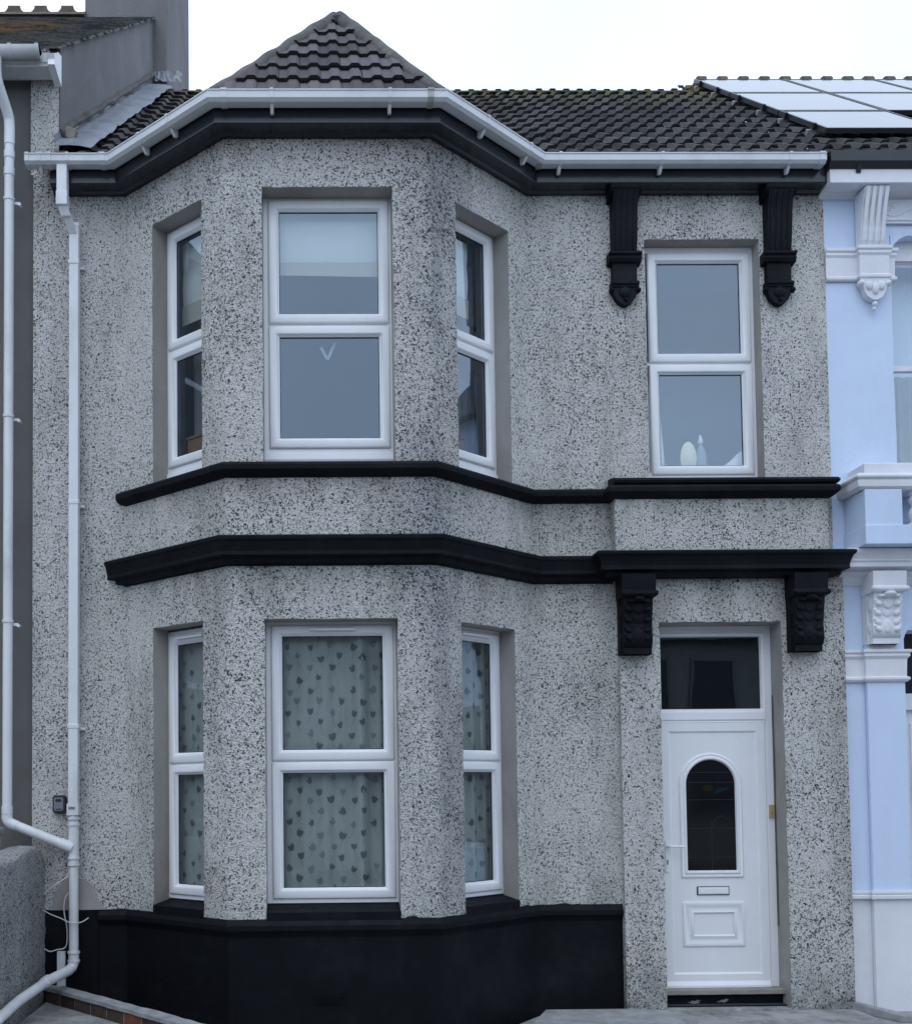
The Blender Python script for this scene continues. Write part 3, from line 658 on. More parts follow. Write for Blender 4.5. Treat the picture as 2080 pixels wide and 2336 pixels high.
def corbel(name, xc, yb, ztop, zbot, w, proj, mat, parent):
    """acanthus corbel: abacus block, torus, scroll body with a leaf on its face"""
    mb = MB(); H = ztop - zbot
    def ext(prof, ww, m=0): mb.loft([[V(xc + k, yb - o * proj, zbot + z * H) for o, z in prof] for k in (-ww / 2, ww / 2)], m)
    ext([(0, 1.0), (1.0, 1.0), (0.98, 0.88), (0.95, 0.80), (1.05, 0.775), (1.06, 0.745), (0.98, 0.715), (0.0, 0.70)], w)
    body = [(0, 0.74), (0.86, 0.74), (0.80, 0.60), (0.70, 0.45), (0.66, 0.34), (0.70, 0.24), (0.72, 0.17), (0.62, 0.10), (0.50, 0.075), (0.50, 0.0), (0, 0.0)]
    ext(body, w * 0.86)
    ext([(0, 0.08), (0.55, 0.08), (0.56, 0.0), (0, 0.0)], w * 0.80)
    ext([(0, 1.0), (0.35, 1.0), (0.35, 0.0), (0, 0.0)], w * 0.95)
    def face(z):
        for (o1, a), (o2, b) in zip(body[1:-3], body[2:-2]):
            if b <= z <= a: return o2 + (o1 - o2) * (z - b) / (a - b)
        return 0.6
    # torus roll ends
    for sx in (-1, 1): mb.ell((xc + sx * w * 0.5, yb - 0.96 * proj, zbot + 0.755 * H), [V(0.018, 0, 0), V(0, 0.03, 0), V(0, 0, 0.022)])
    # leaf: tip curling out at the top, midrib and three pairs of lobes
    tip = zbot + 0.675 * H
    mb.ell((xc, yb - 0.92 * proj, tip), [V(w * 0.20, 0, 0), V(0, 0.045, -0.012), V(0, 0.01, 0.022)])
    for sx in (-1, 1): mb.ell((xc + sx * w * 0.22, yb - 0.86 * proj, tip - 0.012), [V(w * 0.12, 0, -sx * 0.0), V(0, 0.03, 0), V(0, 0, 0.014)])
    for z in (0.58, 0.46, 0.34, 0.24): mb.ell((xc, yb - face(z) * proj, zbot + z * H), [V(w * 0.16, 0, 0), V(0, 0.010, 0), V(0, 0, 0.055)])
    for i, z in enumerate((0.56, 0.43, 0.30, 0.20)):
        for sx in (-1, 1):
            mb.ell((xc + sx * w * 0.29, yb - face(z) * proj, zbot + z * H), [V(sx * w * 0.11, 0, 0.016), V(0, 0.020, 0), V(-sx * 0.010, 0, 0.020)])
            mb.ell((xc + sx * w * 0.36, yb - face(z) * proj, zbot + (z + 0.035) * H), [V(w * 0.06, 0, 0), V(0, 0.018, 0), V(0, 0, 0.016)], 8, 5)
    for sx in (-1, 1):
        mb.ell((xc + sx * w * 0.40, yb - 0.45 * proj, zbot + 0.55 * H), [V(0.02, 0, 0), V(0, 0.05, 0), V(0, 0, 0.07)])
        mb.ell((xc + sx * w * 0.42, yb - 0.36 * proj, zbot + 0.22 * H), [V(0.016, 0, 0), V(0, 0.04, 0), V(0, 0, 0.05)])
    return mb.build(name, mat, parent, smooth=True)
corbel('door_corbel', 5.158, -0.06, 3.315, 2.700, 0.262, 0.175, 'black', house)
corbel('door_corbel', 6.497, -0.06, 3.315, 2.715, 0.262, 0.175, 'black', house)

# ------------------------------------------------------------------ roofs
TAN = math.tan(R(41))
def tile_sheet(mb, O, U, S, poly, roll=0.15, gauge=0.295, th=0.022, rise=0.030, seed=0, stagger=True, u0=None, u1=None):
    """interlocking roll tiles on the plane O + u U + s S, clipped to a convex polygon poly [(u,s)]"""
    U = U.normalized(); S = S.normalized(); N = U.cross(S).normalized()
    if N.z < 0: N = -N
    pu0 = min(p[0] for p in poly); pu1 = max(p[0] for p in poly); ps1 = max(p[1] for p in poly); ps0 = min(p[1] for p in poly)
    pf = [(0.0, 0), (0.36, 0), (0.52, 1), (0.70, 1), (0.84, 1)]
    def srange(u):
        lo, hi = None, None; n = len(poly); xs = []
        for i in range(n):
            (a, b), (c, d) = poly[i], poly[(i + 1) % n]
            if abs(a - c) < 1e-9:
                if abs(u - a) < 1e-6: xs += [b, d]
                continue
            t = (u - a) / (c - a)
            if -1e-9 <= t <= 1 + 1e-9: xs.append(b + (d - b) * t)
        return (min(xs), max(xs)) if len(xs) >= 2 else None
    rnd = random.Random(seed)
    k0 = math.floor(pu0 / roll) - 1; k1 = math.ceil(pu1 / roll) + 1
    for c in range(math.floor(ps0 / gauge), math.ceil(ps1 / gauge) + 1):
        s0 = c * gauge; s1 = s0 + gauge + 0.03
        js = rnd.uniform(-0.006, 0.006)
        for k in range(k0, k1):
            if (k + c) % 2 == 0 or k == k0: tid = rnd.random(); dz = rnd.uniform(-0.004, 0.004); ds = rnd.uniform(-0.006, 0.006) + js
            mb.rv = tid
            pr = [(k * roll + f * roll, h * rise) for f, h in pf] + [((k + 1) * roll - 0.0, 0)]
            if (k + c) % 2 == 1: pr[-1] = ((k + 1) * roll - 0.003, 0)
            row = []
            for u, h in pr:
                uu = min(max(u, pu0), pu1); r = srange(uu)
                if r is None: row.append(None); continue
                a, b = max(s0 + ds, r[0]), min(s1, r[1])
                if b - a < 0.004 or u < pu0 - 1e-6 or u > pu1 + 1e-6: row.append(None); continue
                def at(s, low=False):
                    f = 1 - (s - s0) / (s1 - s0)
                    return O + U * uu + S * s + N * (h + dz + (th + 0.006) * f - (th if low else 0))
                row.append((at(a), at(b), at(a, True)))
            for p, q in zip(row, row[1:]):
                if p is None or q is None: continue
                mb.poly([p[0], q[0], q[1], p[1]], 0)
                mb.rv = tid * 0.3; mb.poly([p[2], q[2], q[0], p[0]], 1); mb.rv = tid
    mb.rv = 0.5

def hip_strip(mb, A, B, r=0.075, n=40, seed=0, sag=0.0):
    pts = []; rr = []
    for i in range(n + 1):
        t = i / n; p = A.lerp(B, t)
        p = p + V(nz(p + V(seed, 0, 0), 4) * 0.012, 0, nz(p + V(0, seed, 0), 4) * 0.014)
        pts.append(p); rr.append(r * (1 + 0.12 * nz(p + V(seed, seed, 0), 6)))
    mb.tube(pts, rr, 12)

def main_roof():
    Sv = V(0, 1, TAN).normalized(); O = V(0, -0.20, 6.615)
    ridge_s = (2.95 + 0.20) / Sv.y
    mb = MB()
    tile_sheet(mb, O, V(1, 0, 0), Sv, [(0.62, 0), (6.86, 0), (6.86, ridge_s), (0.84, ridge_s)], seed=3)
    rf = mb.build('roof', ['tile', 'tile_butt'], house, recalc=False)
    mb = MB()
    mb.poly([O + V(0.5, 0.02, -0.02), O + V(6.85, 0.02, -0.02), O + V(6.85, 3.15, 3.15 * TAN - 0.02), O + V(0.5, 3.15, 3.15 * TAN - 0.02)])
    mb.poly([O + V(0.5, 3.15, 3.15 * TAN - 0.02), O + V(6.85, 3.15, 3.15 * TAN - 0.02), O + V(6.85, 6.3, 0), O + V(0.5, 6.3, 0)])
    mb.build('roof_underlay', 'roomdark', rf, recalc=False)
    mb = MB(); zr = O.z + 3.15 * TAN
    k = 0
    x = 0.9
    while x < 6.85:
        x2 = min(x + 0.44, 6.87); ring = []
        for xx, rr in ((x, 0.105), (x2, 0.10)):
            ring.append([V(xx, 2.95 + rr * math.cos(a) * 1.1, zr - 0.045 + rr * 0.5 * math.sin(a) + 0.005 * nz((x, 0, 0), 3)) for a in [math.pi * i / 8 for i in range(9)]])
        mb.rv = random.random(); mb.loft(ring); x = x2 + 0.006
    mb.build('ridge_tile_row', 'tile', rf)
    # bay roof: three faces up to an apex, then a short ridge back into the main slope
    o = 0.20
    EL, FL, FR, ER = V(jL.x - 0.092 * o / 0.25, -o, 6.62), V(fL.x - 0.092 * o / 0.25, -D - o, 6.62), V(fR.x + 0.092 * o / 0.25, -D - o, 6.62), V(jR.x + 0.092 * o / 0.25, -o, 6.62)
    AP = V(2.885, 0.30, 8.13)
    yb = -0.2 + (AP.z - 6.615) / TAN
    BK = V(2.885, yb + 0.06, AP.z)
    mb = MB()
    # front face
    U = V(1, 0, 0); mid = (FL + FR) / 2; base = V(AP.x, FL.y, 6.62); S = (AP - base)
    Ls = S.length; tile_sheet(mb, V(AP.x, FL.y, 6.62), U, S, [(FL.x - AP.x, 0), (FR.x - AP.x, 0), (0, Ls)], roll=0.1545, gauge=0.30, th=0.024, rise=0.019, seed=5)
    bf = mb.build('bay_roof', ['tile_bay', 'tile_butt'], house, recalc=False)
    # side faces
    for (P, Q, sd) in ((EL, FL, 1), (FR, ER, 2)):
        mb = MB(); U = (Q - P).normalized()
        n = U.cross((AP - P)).normalized(); S = n.cross(U).normalized()
        if S.z < 0: S = -S
        def loc(X): return ((X - P).dot(U), max(0.0, (X - P).dot(S)))
        a, b, c = loc(P), loc(Q), loc(AP); 
        # valley end: where the main slope meets this plane, at apex height
        tile_sheet(mb, P, U, S, [a, b, c] if sd == 1 else [a, b, c], roll=0.1545, gauge=0.335, th=0.024, rise=0.016, seed=8 + sd)
        mb.poly([AP - V(0, 0, .03), BK - V(0, 0, .03), (P if sd == 1 else Q) - V(0, 0, .03)])
        mb.poly([P - V(0, 0, .03), Q - V(0, 0, .03), AP - V(0, 0, .04)])
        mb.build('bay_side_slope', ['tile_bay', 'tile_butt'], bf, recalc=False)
    mb = MB(); mb.poly([FL - V(0, -.02, .02), FR - V(0, -.02, .02), AP - V(0, -.03, .05)]); mb.build('roof_underlay', 'roomdark', bf, recalc=False)
    mb = MB()
    hip_strip(mb, FL + V(0.0, 0.05, 0.03), AP + V(-0.02, 0, 0.01), 0.056, seed=1); hip_strip(mb, FR + V(0.0, 0.05, 0.03), AP + V(0.02, 0, 0.01), 0.060, seed=4)
    hip_strip(mb, AP + V(0, 0.05, -0.05), BK + V(0, 0, -0.06), 0.075, seed=7)
    hip_strip(mb, ER + V(-0.02, 0.1, 0.0), BK + V(0, 0, -0.02), 0.07, seed=11); hip_strip(mb, EL + V(0.02, 0.1, 0.0), BK + V(0, 0, -0.02), 0.06, seed=12)
    mb.ell(AP + V(0, 0.0, -0.025), [V(0.10, 0, 0), V(0, 0.10, 0), V(0, 0, 0.05)], 16, 8)
    mb.build('hip_mortar', 'mortar', bf, smooth=True)
    # lead flashing up the party wall
    mb = MB(); rows = []
    n = 34
    for i in range(n + 1):
        t = i / n; y = -0.14 + 3.14 * t; xw = 0.635 + 0.245 * (y / 3.3); z = 6.615 + (y + 0.20) * TAN
        row = []
        for j, (dx, dz) in enumerate(((0.0, 0.19), (0.005, 0.125), (0.03, 0.108), (0.12, 0.112), (0.21, 0.108), (0.29 + 0.02 * nz((0, y, 0), 6), 0.086))):
            w = nz((dx * 6, y * 1.0, 1.0), 3.2) * 0.016 + (0.014 * math.sin(y * 21) if 0.02 < dx < 0.29 else 0)
            if j == 0: w = 0.05 * nz((4, y, 0), 3)
            row.append(V(xw + 0.004 + dx, y, z + dz + w))
        rows.append(row)
    mb.loft(rows, closed=False, cap=False)
    mb.build('lead_flashing', 'lead', rf, smooth=True, recalc=False)
main_roof()

def parapet_front():
    mb = MB(); panel(mb, (0.41, 0, 0), (0.635, 0, 0), 6.62, 7.62)
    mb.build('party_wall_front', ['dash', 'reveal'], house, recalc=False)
    # bare cement patch low on the wall behind the downpipe
    mb = MB()
    pts = [(0.585, 0.75), (0.60, 0.80), (0.615, 0.88), (0.64, 0.94), (0.70, 0.985), (0.78, 1.0), (0.85, 0.985), (0.90, 0.945), (0.93, 0.88), (0.955, 0.82), (0.99, 0.775), (1.02, 0.752)]
    f = [V(x + 0.008 * nz((x, 0, z), 12), -0.008, z) for x, z in pts]; b = [V(p.x, 0.0, p.z) for p in f]
    mb.loft([b, f]); mb.build('cement_patch', 'reveal', house)
parapet_front()

def downpipe():
    mb = MB(); w = 0.034
    xg = 0.715
    # outlet and offset
    mb.box(xg - 0.040, xg + 0.040, -0.245, -0.165, 6.30, 6.56)
    mb.box(xg - 0.044, xg + 0.044, -0.249, -0.161, 6.235, 6.345)
    def sq(p, q, w=0.034):
        return [[V(c[0] + a, c[1] + b, c[2]) for a, b in ((-w, -w), (w, -w), (w, w), (-w, w))] for c in (p, q)]
    mb.loft(sq((xg, -0.205, 6.26), (xg + 0.02, -0.16, 6.17), 0.038)); mb.loft(sq((xg + 0.02, -0.165, 6.20), (0.772, -0.065, 6.08), 0.034))
    mb.loft(sq((0.776, -0.06, 6.17), (0.772, -0.06, 1.55), 0.0375))
    for z in (6.16, 5.86, 3.94, 2.18): mb.box(0.731, 0.818, -0.102, -0.012, z - 0.018, z + 0.018)
    for z in (5.86, 3.94, 2.18): mb.box(0.80, 0.85, -0.03, -0.005, z - 0.030, z - 0.008)
    dp = mb.build('downpipe', 'pipe', house, bevel=0.006)
    mb = MB()
    mb.box(0.727, 0.816, -0.106, -0.014, 1.49, 1.58)
    r = 0.0365; c = (0.772, -0.062)
    mb.tube([V(*c, 1.50), V(*c, 0.40)], r, 20)
    for z0, z1 in ((1.41, 1.425), (1.455, 1.475), (1.10, 1.115), (1.15, 1.165), (0.425, 0.44), (0.36, 0.375)):
        mb.tube([V(*c, z0), V(*c, z1)], r + 0.011, 20)
    mb.tube([V(*c, 1.44), V(*c, 1.12)], r + 0.003, 20)
    mb.tube([V(*c, 0.43), V(*c, 0.345)], r + 0.004, 20)
    elbow = [V(0.772, -0.062, 0.38), V(0.770, -0.066, 0.345), V(0.762, -0.085, 0.318), V(0.745, -0.13, 0.302), V(0.655, -0.46, 0.278)]
    mb.tube(elbow, r + 0.003, 20)
    mb.tube([V(0.66, -0.42, 0.281), V(0.652, -0.50, 0.274), V(0.60, -0.95, 0.243), V(0.575, -2.6, 0.14), V(0.575, -2.62, 0.10)], r, 20)
    mb.tube([V(0.664, -0.40, 0.283), V(0.653, -0.475, 0.276)], r + 0.006, 20)
    mb.build('lower_pipe', 'pipe', dp, smooth=True)
    mb = MB(); mb.box(0.742, 0.790, -0.1085, -0.1055, 1.535, 1.555); mb.build('pipe_label', 'keygrey', dp)
    mb = MB(); mb.box(0.636, 0.700, -0.035, -0.003, -0.1, 0.435); mb.box(0.655, 0.681, -0.042, -0.034, -0.1, 0.43); mb.build('cable_trunking', 'pipe', house, bevel=0.003)
downpipe()

def rooms():
    mb = MB()
    def room(x0, x1, y1, z0, z1, m, bay=True, y0=0.26):
        mb.poly([V(x0, y1, z0), V(x1, y1, z0), V(x1, y1, z1), V(x0, y1, z1)], m)
        for x in (x0, x1): mb.poly([V(x, y0 - .1, z0), V(x, y1, z0), V(x, y1, z1), V(x, y0 - .1, z1)], m)
        for z in (z0, z1):
            pts = [V(x0, y1, z), V(x0, 0.01, z)] + ([V(jL.x + .1, 0.08, z), V(fL.x + .1, -D + .09, z), V(fR.x - .1, -D + .09, z), V(jR.x - .1, 0.08, z)] if bay else []) + [V(x1, 0.01, z), V(x1, y1, z)]
            mb.poly(pts, m)
    room(0.45, 4.95, 3.6, 0.5, 3.2, 0); room(0.45, 4.95, 3.6, 3.75, 6.45, 1)
    room(5.0, 6.75, 1.5, 3.75, 6.35, 2, False, 0.2); room(5.1, 6.75, 3.2, -0.05, 3.2, 3, False, 0.25)
    mb.build('room_lining', ['room', 'room', 'bathroom', 'roomdark'], house, recalc=False)
rooms()

# ------------------------------------------------------------------ things in the windows
def wavy(A, B, u0, u1, z0, z1, depth, amp, freq, name, mats, label, cat, group=None, leaves=False, seed=0, taper=None):
    U = (Vector(B) - Vector(A)).normalized(); N = V(U.y, -U.x, 0); O = Vector(A) - N * depth
    mb = MB(); n = max(8, int((u1 - u0) / 0.008))
    def off(u): return amp * (0.45 + 1.9 * max(0.0, min(1.0, ((u - u0) / (u1 - u0) - 0.40) * 2.2))) * (math.sin(u * freq + seed) * 0.6 + math.sin(u * freq * 0.53 + seed * 2 + 1) * 0.6 + 0.5 * nz((u, seed, 0), 6))
    def P(u, z, e=0.0):
        k = 1.0 if taper is None else taper(z)
        return O + U * (u0 + (u - u0) * k) + UP * z + N * (off(u) * (0.7 + 0.3 * (z1 - z) / (z1 - z0)) + e)
    rows = [[P(u0 + (u1 - u0) * i / n, z) for i in range(n + 1)] for z in [z0 + (z1 - z0) * j / 10 for j in range(11)]]
    mb.loft(rows, 0, False, False)
    if leaves:
        rnd = random.Random(seed); du = 0.158; row = 0; z = z0 + 0.05
        while z < z1 - 0.02:
            u = u0 + 0.03 + (0.0 if row % 2 else 0.072)
            while u < u1 - 0.03:
                cu, cz = u + rnd.uniform(-.011, .011), z + rnd.uniform(-.016, .016); a0 = rnd.uniform(-0.9, 0.9); fl = rnd.choice((-1, 1)); sc = rnd.uniform(0.85, 1.1)
                sq = rnd.uniform(0.7, 1.0)
                if rnd.random() < 0.93:
                    pts = []
                    for k, (rx, rz) in enumerate(((.004, .016), (.001, .036), (.012, .014), (.027, .024), (.025, -.004), (.016, -.022), (.000, -.030), (-.016, -.022), (-.026, -.004), (-.025, .022), (-.008, .014))):
                        rx, rz = rx * sc, rz * sc
                        x, y = (rx * math.cos(a0) - rz * math.sin(a0)) * sq, rx * math.sin(a0) + rz * math.cos(a0); pts.append(P(cu + x, cz + y, 0.004))
                    mb.poly(pts, 1 if rnd.random() < 0.62 else 3)
                    ln = rnd.uniform(0.055, 0.10); wd = rnd.uniform(0.03, 0.055)
                    arc = [(cu + fl * wd * (1 - math.cos(t)) * sq, cz - 0.016 - ln * math.sin(t)) for t in [1.9 * q / 7 for q in range(8)]]
                    for (a, b), (c, d) in zip(arc, arc[1:]): mb.poly([P(a - .002, b, .003), P(a + .0025, b, .003), P(c + .0025, d, .003), P(c - .002, d, .003)], 2)
                u += du
            z += 0.082; row += 1
    o = mb.build(name, mats, None, smooth=True, recalc=False)
    return tag(o, label, cat, group)
NG = 'patterned net curtains in the ground floor bay'
wavy(jL, fL, 0.30, 0.86, 0.80, 2.95, 0.25, 0.012, 42, 'net_curtain', ['net', 'leaf', 'stem', 'leafpale'], 'leaf patterned net curtain in the narrow left light of the ground floor bay', 'curtain', NG, True, 3)
wavy(fL, fR, 0.25, 1.26, 0.80, 2.95, 0.25, 0.022, 46, 'net_curtain', ['net', 'leaf', 'stem', 'leafpale'], 'leaf patterned net curtain filling the wide middle window of the ground floor bay', 'curtain', NG, True, 1)
wavy(fR, jR, 0.26, 0.90, 0.80, 2.95, 0.25, 0.012, 42, 'net_curtain', ['net', 'leaf', 'stem', 'leafpale'], 'leaf patterned net curtain in the narrow right light of the ground floor bay', 'curtain', NG, True, 6)

def blind(A, B, u0, u1, z0, zb, z1, depth, label):
    U = (Vector(B) - Vector(A)).normalized(); N = V(U.y, -U.x, 0); O = Vector(A) - N * depth
    t = thing('roman_blind', tuple(O + U * ((u0 + u1) / 2) + UP * z0), label, 'blind', 'roman blinds in the upstairs bay')
    mb = MB(); n = 24; k = 5
    zs = [zb + (z1 - zb) * i / 30 for i in range(31)]
    mb.loft([[O + U * u + UP * (z + 0.006 * nz((u * 2, z, 0), 3)) + N * (0.012 * abs(math.sin((z - zb) * 11)) + 0.004 * nz((u, z, 0), 8)) for u in [u0 + (u1 - u0) * i / n for i in range(n + 1)]] for z in zs], 0, False, False)
    mb.build('blind_fabric', 'blind', t, smooth=True, recalc=False)
    mb = MB(); mb.loft([[O + U * u + UP * (z0 + 0.006 * math.sin(u * 4)) + N * 0.012, O + U * u + UP * zb + N * 0.016] for u in [u0 + (u1 - u0) * i / 12 for i in range(13)]], 0, False, False)
    mb.build('blind_border', 'blindtrim', t, recalc=False)
blind(fL, fR, 0.33, 1.20, 5.54, 5.645, 6.10, 0.26, 'pale roman blind half lowered in the wide middle window of the upstairs bay')
blind(jL, fL, 0.36, 0.86, 5.36, 5.52, 6.02, 0.29, 'pale roman blind with tan hem in the narrow left light of the upstairs bay')
blind(fR, jR, 0.25, 0.72, 5.40, 5.56, 6.02, 0.29, 'pale roman blind with tan hem in the narrow right light of the upstairs bay')
DG = 'dark drapes in the upstairs bay'
wavy(jL, fL, 0.40, 0.62, 4.1, 6.1, 0.36, 0.018, 70, 'drape', 'drape', 'dark drape hanging in the narrow left light of the upstairs bay', 'drape', DG, seed=2)
wavy(fR, jR, 0.50, 0.86, 4.1, 6.1, 0.36, 0.018, 60, 'drape', 'drape', 'dark drape hanging in the narrow right light of the upstairs bay', 'drape', DG, seed=5)
# wooden boxes low in the side lights, ribbon in the middle light
def boxy(A, B, u0, u1, z0, z1, d0, d1, label):
    U = (Vector(B) - Vector(A)).normalized(); N = V(U.y, -U.x, 0); O = Vector(A); mb = MB()
    mb.loft([[O + U * u - N * d + UP * z for u, d in ((u0, d0), (u1, d0), (u1, d1), (u0, d1))] for z in (z0, z1 - 0.02)])
    mb.loft([[O + U * u - N * d + UP * z for u, d in ((u0 - .01, d0 - .01), (u1 + .01, d0 - .01), (u1 + .01, d1 + .01), (u0 - .01, d1 + .01))] for z in (z1 - 0.02, z1)])
    tag(mb.build('wooden_box', 'wood', None, bevel=0.004), label, 'box', 'wooden boxes on the upstairs sills')
boxy(jL, fL, 0.44, 0.86, 4.10, 4.44, 0.25, 0.33, 'brown wooden box on the sill in the left light of the upstairs bay')
boxy(fR, jR, 0.28, 0.62, 4.10, 4.42, 0.25, 0.33, 'brown wooden box on the sill in the right light of the upstairs bay')
mb = MB(); y = -D + 0.235
for p, q in (((2.715, 4.99), (2.765, 4.895)), ((2.765, 4.895), (2.825, 5.03))):
    d = (V(q[0], 0, q[1]) - V(p[0], 0, p[1])).normalized(); n_ = V(-d.z, 0, d.x) * 0.010
    a, b = V(p[0], y, p[1]), V(q[0], y, q[1])
    mb.loft([[c - n_, c + n_, c + n_ + V(0, .004, 0), c - n_ + V(0, .004, 0)] for c in (a, b)])
tag(mb.build('ribbon', 'clear', None), 'white ribbon hanging in a V shape behind the middle upstairs window', 'ribbon')
# bathroom sill
mb = MB(); rows = []
for i in range(9):
    t = i / 8; rows.append([V(5.735 + (0.068 * math.cos(a)) * (1 - .10 * math.sin(a)) * s, 0.215 - dz, 4.375 + 0.125 * math.sin(a) * s) for a in [2 * math.pi * j / 24 for j in range(24)] for s, dz in (((1 - t * 0.98), 0.022 * math.sin(t * math.pi / 2)),)])
mb.loft(rows, 0, True, False)
tag(mb.build('soap_dish', 'cream', None, smooth=True), 'cream oval dish standing against the bathroom window', 'dish')
t = thing('bottle', (5.845, 0.24, 4.18), 'clear plastic bottle beside the cream dish in the bathroom window', 'bottle')
mb = MB(); mb.lathe((5.845, 0.24, 4.22), [(0.045, 0), (0.05, 0.02), (0.05, 0.16), (0.035, 0.22), (0.018, 0.25), (0.018, 0.27)], 16); mb.build('body', 'clear', t, smooth=True)
mb = MB(); mb.lathe((5.845, 0.24, 4.49), [(0.021, 0), (0.021, 0.03), (0.012, 0.04), (0.010, 0.07)], 12); mb.build('cap', 'cloth', t, smooth=True)
mb = MB(); rows = []
for i in range(20):
    u = i / 19; x = 5.86 + 0.33 * u; h = 0.05 + 0.13 * u * u + 0.025 * nz((x, 0, 0), 9)
    rows.append([V(x, 0.26 + 0.05 * math.cos(a), 4.24 + h * max(0, math.sin(a)) + 0.01 * nz((x, a, 0), 6)) for a in [math.pi * j / 10 for j in range(11)]])
mb.loft(rows, 0, False, False)
tag(mb.build('towel', 'cloth', None, smooth=True), 'crumpled white towel on the right of the bathroom sill', 'towel')
X = jR.x
wavy(jR, (6.795, 0, 0), 5.36 - X, 5.545 - X, 4.15, 5.12, 0.24, 0.006, 60, 'bathroom_curtain', 'cloth', 'white curtain edge at the left of the lower bathroom pane', 'curtain', None, seed=3, taper=lambda z: 0.45 + 0.55 * max(0, min(1, (5.12 - z) / 0.75)) ** 0.5)

# key safe
t = thing('key_safe', (0.649, 0, 1.51), 'small grey and black key safe fixed to the pebbledash left of the downpipe', 'key safe')
mb = MB()
def rrect(x0, x1, z0, z1, r, y): 
    o = []
    for cx, cz, a0 in ((x1 - r, z1 - r, 0), (x0 + r, z1 - r, 90), (x0 + r, z0 + r, 180), (x1 - r, z0 + r, 270)):
        o += [V(cx + r * math.cos(R(a0 + k * 22.5)), y, cz + r * math.sin(R(a0 + k * 22.5))) for k in range(5)]
    return o
mb.loft([rrect(0.600, 0.704, 1.505, 1.645, 0.022, 0.0), rrect(0.600, 0.704, 1.505, 1.645, 0.022, -0.030), rrect(0.606, 0.698, 1.511, 1.639, 0.02, -0.040)]); mb.build('body', 'keyblack', t)
mb = MB(); mb.loft([rrect(0.612, 0.686, 1.522, 1.628, 0.014, -0.039), rrect(0.614, 0.684, 1.524, 1.626, 0.013, -0.046)]); mb.build('cover', 'keygrey', t)
mb = MB(); mb.loft([rrect(0.624, 0.672, 1.592, 1.617, 0.010, -0.0455), rrect(0.626, 0.670, 1.594, 1.615, 0.009, -0.049)])
mb.build('dial_window', 'keyblack', t)
mb = MB(); mb.box(0.628, 0.672, -0.048, -0.0455, 1.532, 1.540); mb.build('label_strip', 'keyblack', t)

def smoothpath(pts, k=6):
    P = [Vector(p) for p in pts]; o = []
    for i in range(len(P) - 1):
        p0, p1, p2, p3 = P[max(0, i - 1)], P[i], P[i + 1], P[min(len(P) - 1, i + 2)]
        for j in range(k):
            t = j / k; o.append(0.5 * ((2 * p1) + (p2 - p0) * t + (2 * p0 - 5 * p1 + 4 * p2 - p3) * t * t + (3 * p1 - p0 - 3 * p2 + p3) * t ** 3))
    return o + [P[-1]]
for pts, lab in (([(0.728, -0.05, 1.13), (0.732, -0.06, 1.06), (0.716, -0.07, 1.01), (0.66, -0.09, 0.97), (0.60, -0.10, 0.93), (0.55, -0.10, 0.885)], 'white cable looping from the pipe joint towards the rough wall'),
                 ([(0.535, -0.06, 0.758), (0.60, -0.07, 0.725), (0.68, -0.08, 0.695), (0.76, -0.125, 0.668), (0.83, -0.09, 0.664), (0.885, -0.06, 0.695)], 'white cable crossing behind the downpipe at the top of the black plinth'),
                 ([(0.735, -0.03, 0.90), (0.70, -0.05, 0.84), (0.695, -0.05, 0.74), (0.715, -0.05, 0.63), (0.718, -0.05, 0.52), (0.70, -0.05, 0.465), (0.64, -0.055, 0.452), (0.59, -0.06, 0.44), (0.545, -0.06, 0.462)], 'white cable dropping down the black plinth to the grey trunking')):
    mb = MB(); mb.tube(smoothpath(pts), 0.0045, 8)
    tag(mb.build('cable', 'cable', None, smooth=True), lab, 'cable', 'loose white cables by the downpipe')

